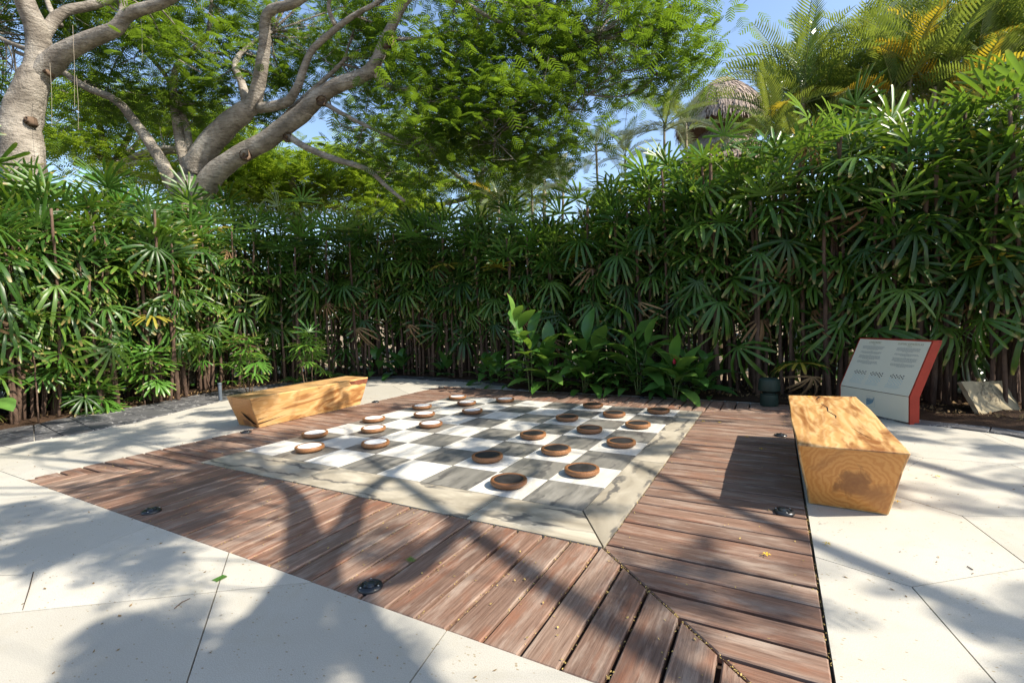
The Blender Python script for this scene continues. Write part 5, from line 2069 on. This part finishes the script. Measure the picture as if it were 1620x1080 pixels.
# ------------------------------------------------------------------ thatched palapa
def palapa():
    apex = at(1142, 128, 20)
    root = thing('thatched_palapa', 'round thatched palapa roof in two tiers rising behind the right hedge', 'hut', (apex[0], apex[1], -.07))
    Z = apex[2] + .07
    r = np.random.default_rng(9)

    def tier(z_top, z_bot, r_top, r_bot, n, bulge, name):
        prof = []
        for i in range(7):
            t = i / 6
            prof.append((r_bot + (r_top - r_bot) * t ** bulge, z_bot + (z_top - z_bot) * t))
        obj(name + '_core', lathe_mesh(name + '_core', prof, M_thatchd, 28), root)
        t = r.uniform(0, 1, n) ** .8
        a = r.uniform(0, 2 * math.pi, n)
        rr = r_bot + (r_top - r_bot) * t ** bulge + .02
        z = z_bot + (z_top - z_bot) * t
        t2 = np.maximum(t - r.uniform(.10, .24, n), -.22)
        r2 = np.where(t2 > 0, r_bot + (r_top - r_bot) * np.abs(t2) ** bulge, r_bot + .03) + r.uniform(.0, .09, n)
        z2 = z_bot + (z_top - z_bot) * t2
        w = r.uniform(.012, .04, n)
        da = w / np.maximum(rr, .15)
        a2 = a + r.uniform(-.05, .05, n)
        mk = lambda R_, A_, Z_: np.stack([R_ * np.cos(A_), R_ * np.sin(A_), Z_], 1)
        q = np.stack([mk(rr, a - da, z), mk(rr, a + da, z), mk(r2, a2 + da * .5, z2), mk(r2, a2 - da * .5, z2)], 1)
        o_ = obj(name, quads(name, q, M_thatch), root)
        o_['kind'] = 'stuff'
    tier(Z, Z - 2.0, .34, 1.85, 3800, 1.7, 'upper_thatch')
    tier(Z - 2.2, Z - 3.6, .9, 1.75, 3000, 1.3, 'lower_thatch')
    obj('ridge_cap', lathe_mesh('ridge_cap', [(.0, Z - .12), (.42, Z - .1), (.40, Z - .02), (.25, Z + .05), (.0, Z + .08)], M_thatchd, 18, False), root)
    for k in range(8):
        a = k * math.pi / 4
        V, F = tube([(1.3 * math.cos(a), 1.3 * math.sin(a), 0), (1.3 * math.cos(a), 1.3 * math.sin(a), Z - 2.9)], [.09, .08], 8)
        obj('post', mesh('post', V, F, M_palmtrunk, smooth=True), root)


palapa()
# low pale wall glimpsed through the stems at the right
p0, p1 = np.array([15.0, 15.5]) * S, np.array([24.0, 13.0]) * S
V, F = [], []
mb = MB()
d = (p1 - p0) / np.linalg.norm(p1 - p0); nn = np.array([-d[1], d[0]]) * .12
for z0, z1, g_ in ((-.07, .42, 0), (.42, .50, .03)):
    q = [p0 - nn * (1 + g_ * 8), p1 - nn * (1 + g_ * 8), p1 + nn * (1 + g_ * 8), p0 + nn * (1 + g_ * 8)]
    V, F = prism(np.array(q), z0, z1)
    mb.add(V, F)
tag(obj('garden_wall', mb.mesh('garden_wall', M_wall)), 'low pale garden wall glimpsed through the stems behind the leaning stone', 'wall')


# ------------------------------------------------------------------ litter
def flecks(n, region, size, rnd, z=.004, curl=.004):
    out = []
    while len(out) < n:
        x, y = region(rnd)
        a = rnd.uniform(0, 2 * math.pi)
        l = rnd.uniform(*size); w = l * rnd.uniform(.3, .6)
        dx, dy = math.cos(a) * l, math.sin(a) * l
        ex, ey = -math.sin(a) * w, math.cos(a) * w
        zz_ = z + rnd.uniform(0, .002)
        out.append([(x, y, zz_), (x + dx * .5 + ex * .5, y + dy * .5 + ey * .5, zz_ + curl * rnd.uniform(0, 1)), (x + dx, y + dy, zz_ + curl * rnd.uniform(0, 1.5)), (x + dx * .5 - ex * .5, y + dy * .5 - ey * .5, zz_)])
    return np.array(out)


def reg_deck(r):
    while True:
        x, y = r.uniform(X0, X1), r.uniform(Y0, Y1)
        if not (BX0 < x < BX1 and BY0 < y < BY1) or r.uniform() < .06:
            return x * S, y * S


def reg_gap(r):
    """in the gaps between the front and right planks and along the board's edge"""
    c_ = r.uniform()
    if c_ < .5:
        k = r.integers(0, int((X1 - X0) / PITCH))
        x = X0 + k * PITCH + r.normal() * .012
        y = r.uniform(Y0, BY0)
        if x > BX1 and y > BY0 - (x - BX1) * (BY0 - Y0) / (X1 - BX1):
            y = Y0 + .1
        return x * S, y * S
    if c_ < .72:
        return (r.uniform(0, 8.6)) * S, (BY0 + r.normal() * .018 - .01) * S
    if c_ < .84:
        return (BX1 + .012 + r.normal() * .012) * S, r.uniform(BY0, 8) * S
    if c_ < .93:
        t_ = r.uniform()
        return (BX1 + (X1 - BX1) * t_ + r.normal() * .01) * S, (BY0 + (Y0 - BY0) * t_ + r.normal() * .01) * S
    return (X1 + .015 + r.normal() * .012) * S, r.uniform(Y0, 1.5) * S


def reg_pave(r):
    while True:
        x, y = r.uniform(-6, 15), r.uniform(-6.0, 8)
        if not (X0 < x < X1 and Y0 < y < Y1):
            return x * S, y * S


o = obj('leaf_litter', quads('leaf_litter', np.concatenate([flecks(700, reg_deck, (.009, .020), rg), flecks(2600, reg_gap, (.006, .013), rg, -.006)]), M_litter))
tag(o, 'tiny yellow fallen leaflets scattered over the deck and caught in its gaps', 'leaf litter', kind='stuff')
o = obj('leaf_litter', quads('leaf_litter', flecks(620, reg_pave, (.010, .026), rg, .0015), M_brown_litter))
tag(o, 'small brown leaflets scattered over the pale paving', 'leaf litter', kind='stuff')


def bed_reg(r):
    while True:
        x, y = r.uniform(-11, 17), r.uniform(-3, 12.5)
        if (y > 10.2 and x > 2) or x < -9.6 or (x > 13.6 and y > 9 - (x - 13.6) * .3 and y < 12):
            return x * S, y * S


o = obj('leaf_litter', quads('leaf_litter', flecks(1600, bed_reg, (.02, .07), rg, .065, .03), M_brown_litter))
tag(o, 'dry brown leaves lying on the soil under the hedge', 'leaf litter', kind='stuff')
# fallen yellow flowers
V, F = [], []
for k in range(5):
    a = k * 1.257
    b_ = len(V)
    V += [(0, 0, .004), (.012 * math.cos(a - .35), .012 * math.sin(a - .35), .009), (.021 * math.cos(a), .021 * math.sin(a), .006), (.012 * math.cos(a + .35), .012 * math.sin(a + .35), .010)]
    F.append((b_, b_ + 1, b_ + 2, b_ + 3))
fl = mesh('fallen_flower', V, F, M_petal)
for (u, v, lab) in [(1212, 879, 'fallen yellow flower on the right deck nearest the camera'), (1308, 862, 'fallen yellow flower on the paving right of the deck'), (1419, 795, 'fallen yellow flower beside the near corner of the right bench'), (1483, 755, 'fallen yellow flower on the paving beyond the right bench'),
                    (1204, 711, 'fallen yellow flower in the shadow of the right bench'), (1181, 692, 'fallen yellow flower at the edge of the bench shadow'), (1138, 669, 'fallen yellow flower by the far corner of the board border'), (1112, 639, 'fallen yellow flower on the far deck behind the board'),
                    (1112, 667, 'fallen yellow flower on the board border near its far right corner'), (1286, 630, 'fallen yellow flower by the crack in the right bench')]:
    if 'crack in' in lab:
        p = np.array([11.05 * S, 5.45 * S, .945 * S + .002])
    else:
        p = gp(u, v) + np.array([0, 0, .004])
    o = obj('fallen_flower', fl, None, p, (0, 0, rnd.uniform(0, 6)), (1.25, 1.25, 1.25))
    tag(o, lab, 'flower', 'fallen yellow flowers')
V, F = [], []
for k in range(7):
    b_ = len(V)
    x = .008 * k
    for sg in (-1, 1):
        b_ = len(V)
        V += [(x, 0, .004), (x + .006, 0, .004), (x + .012, sg * .02, .006), (x + .006, sg * .02, .008)]
        F.append((b_, b_ + 1, b_ + 2, b_ + 3))
lfm = mesh('fallen_leaf', V, F, M_young)
for (u, v, lab) in [(358, 911, 'fallen green leaflet on the pale paving in front of the deck'), (655, 889, 'fallen green leaflet on the front deck by the nearest uplight')]:
    p = gp(u, v)
    tag(obj('fallen_leaf', lfm, None, p, (0, 0, rnd.uniform(0, 6)), (1.1, 1.1, 1)), lab, 'leaf', 'fallen green leaflets')
for (pts, lab) in [([(53, 905), (47, 930), (36, 965)], 'thin brown twig on the paving near the lower left corner'), ([(276, 963), (288, 953), (301, 947)], 'short dark twig on the shaded paving'), ([(1530, 896), (1538, 901), (1540, 902)], 'short twig on the paving at the right')]:
    P_ = [gp(u, v) + np.array([0, 0, .004]) for u, v in pts]
    V, F = tube(P_, [.0022, .0028, .0015], 5)
    tag(obj('twig', mesh('twig', V, F, M_cane)), lab, 'twig', 'twigs lying on the paving')
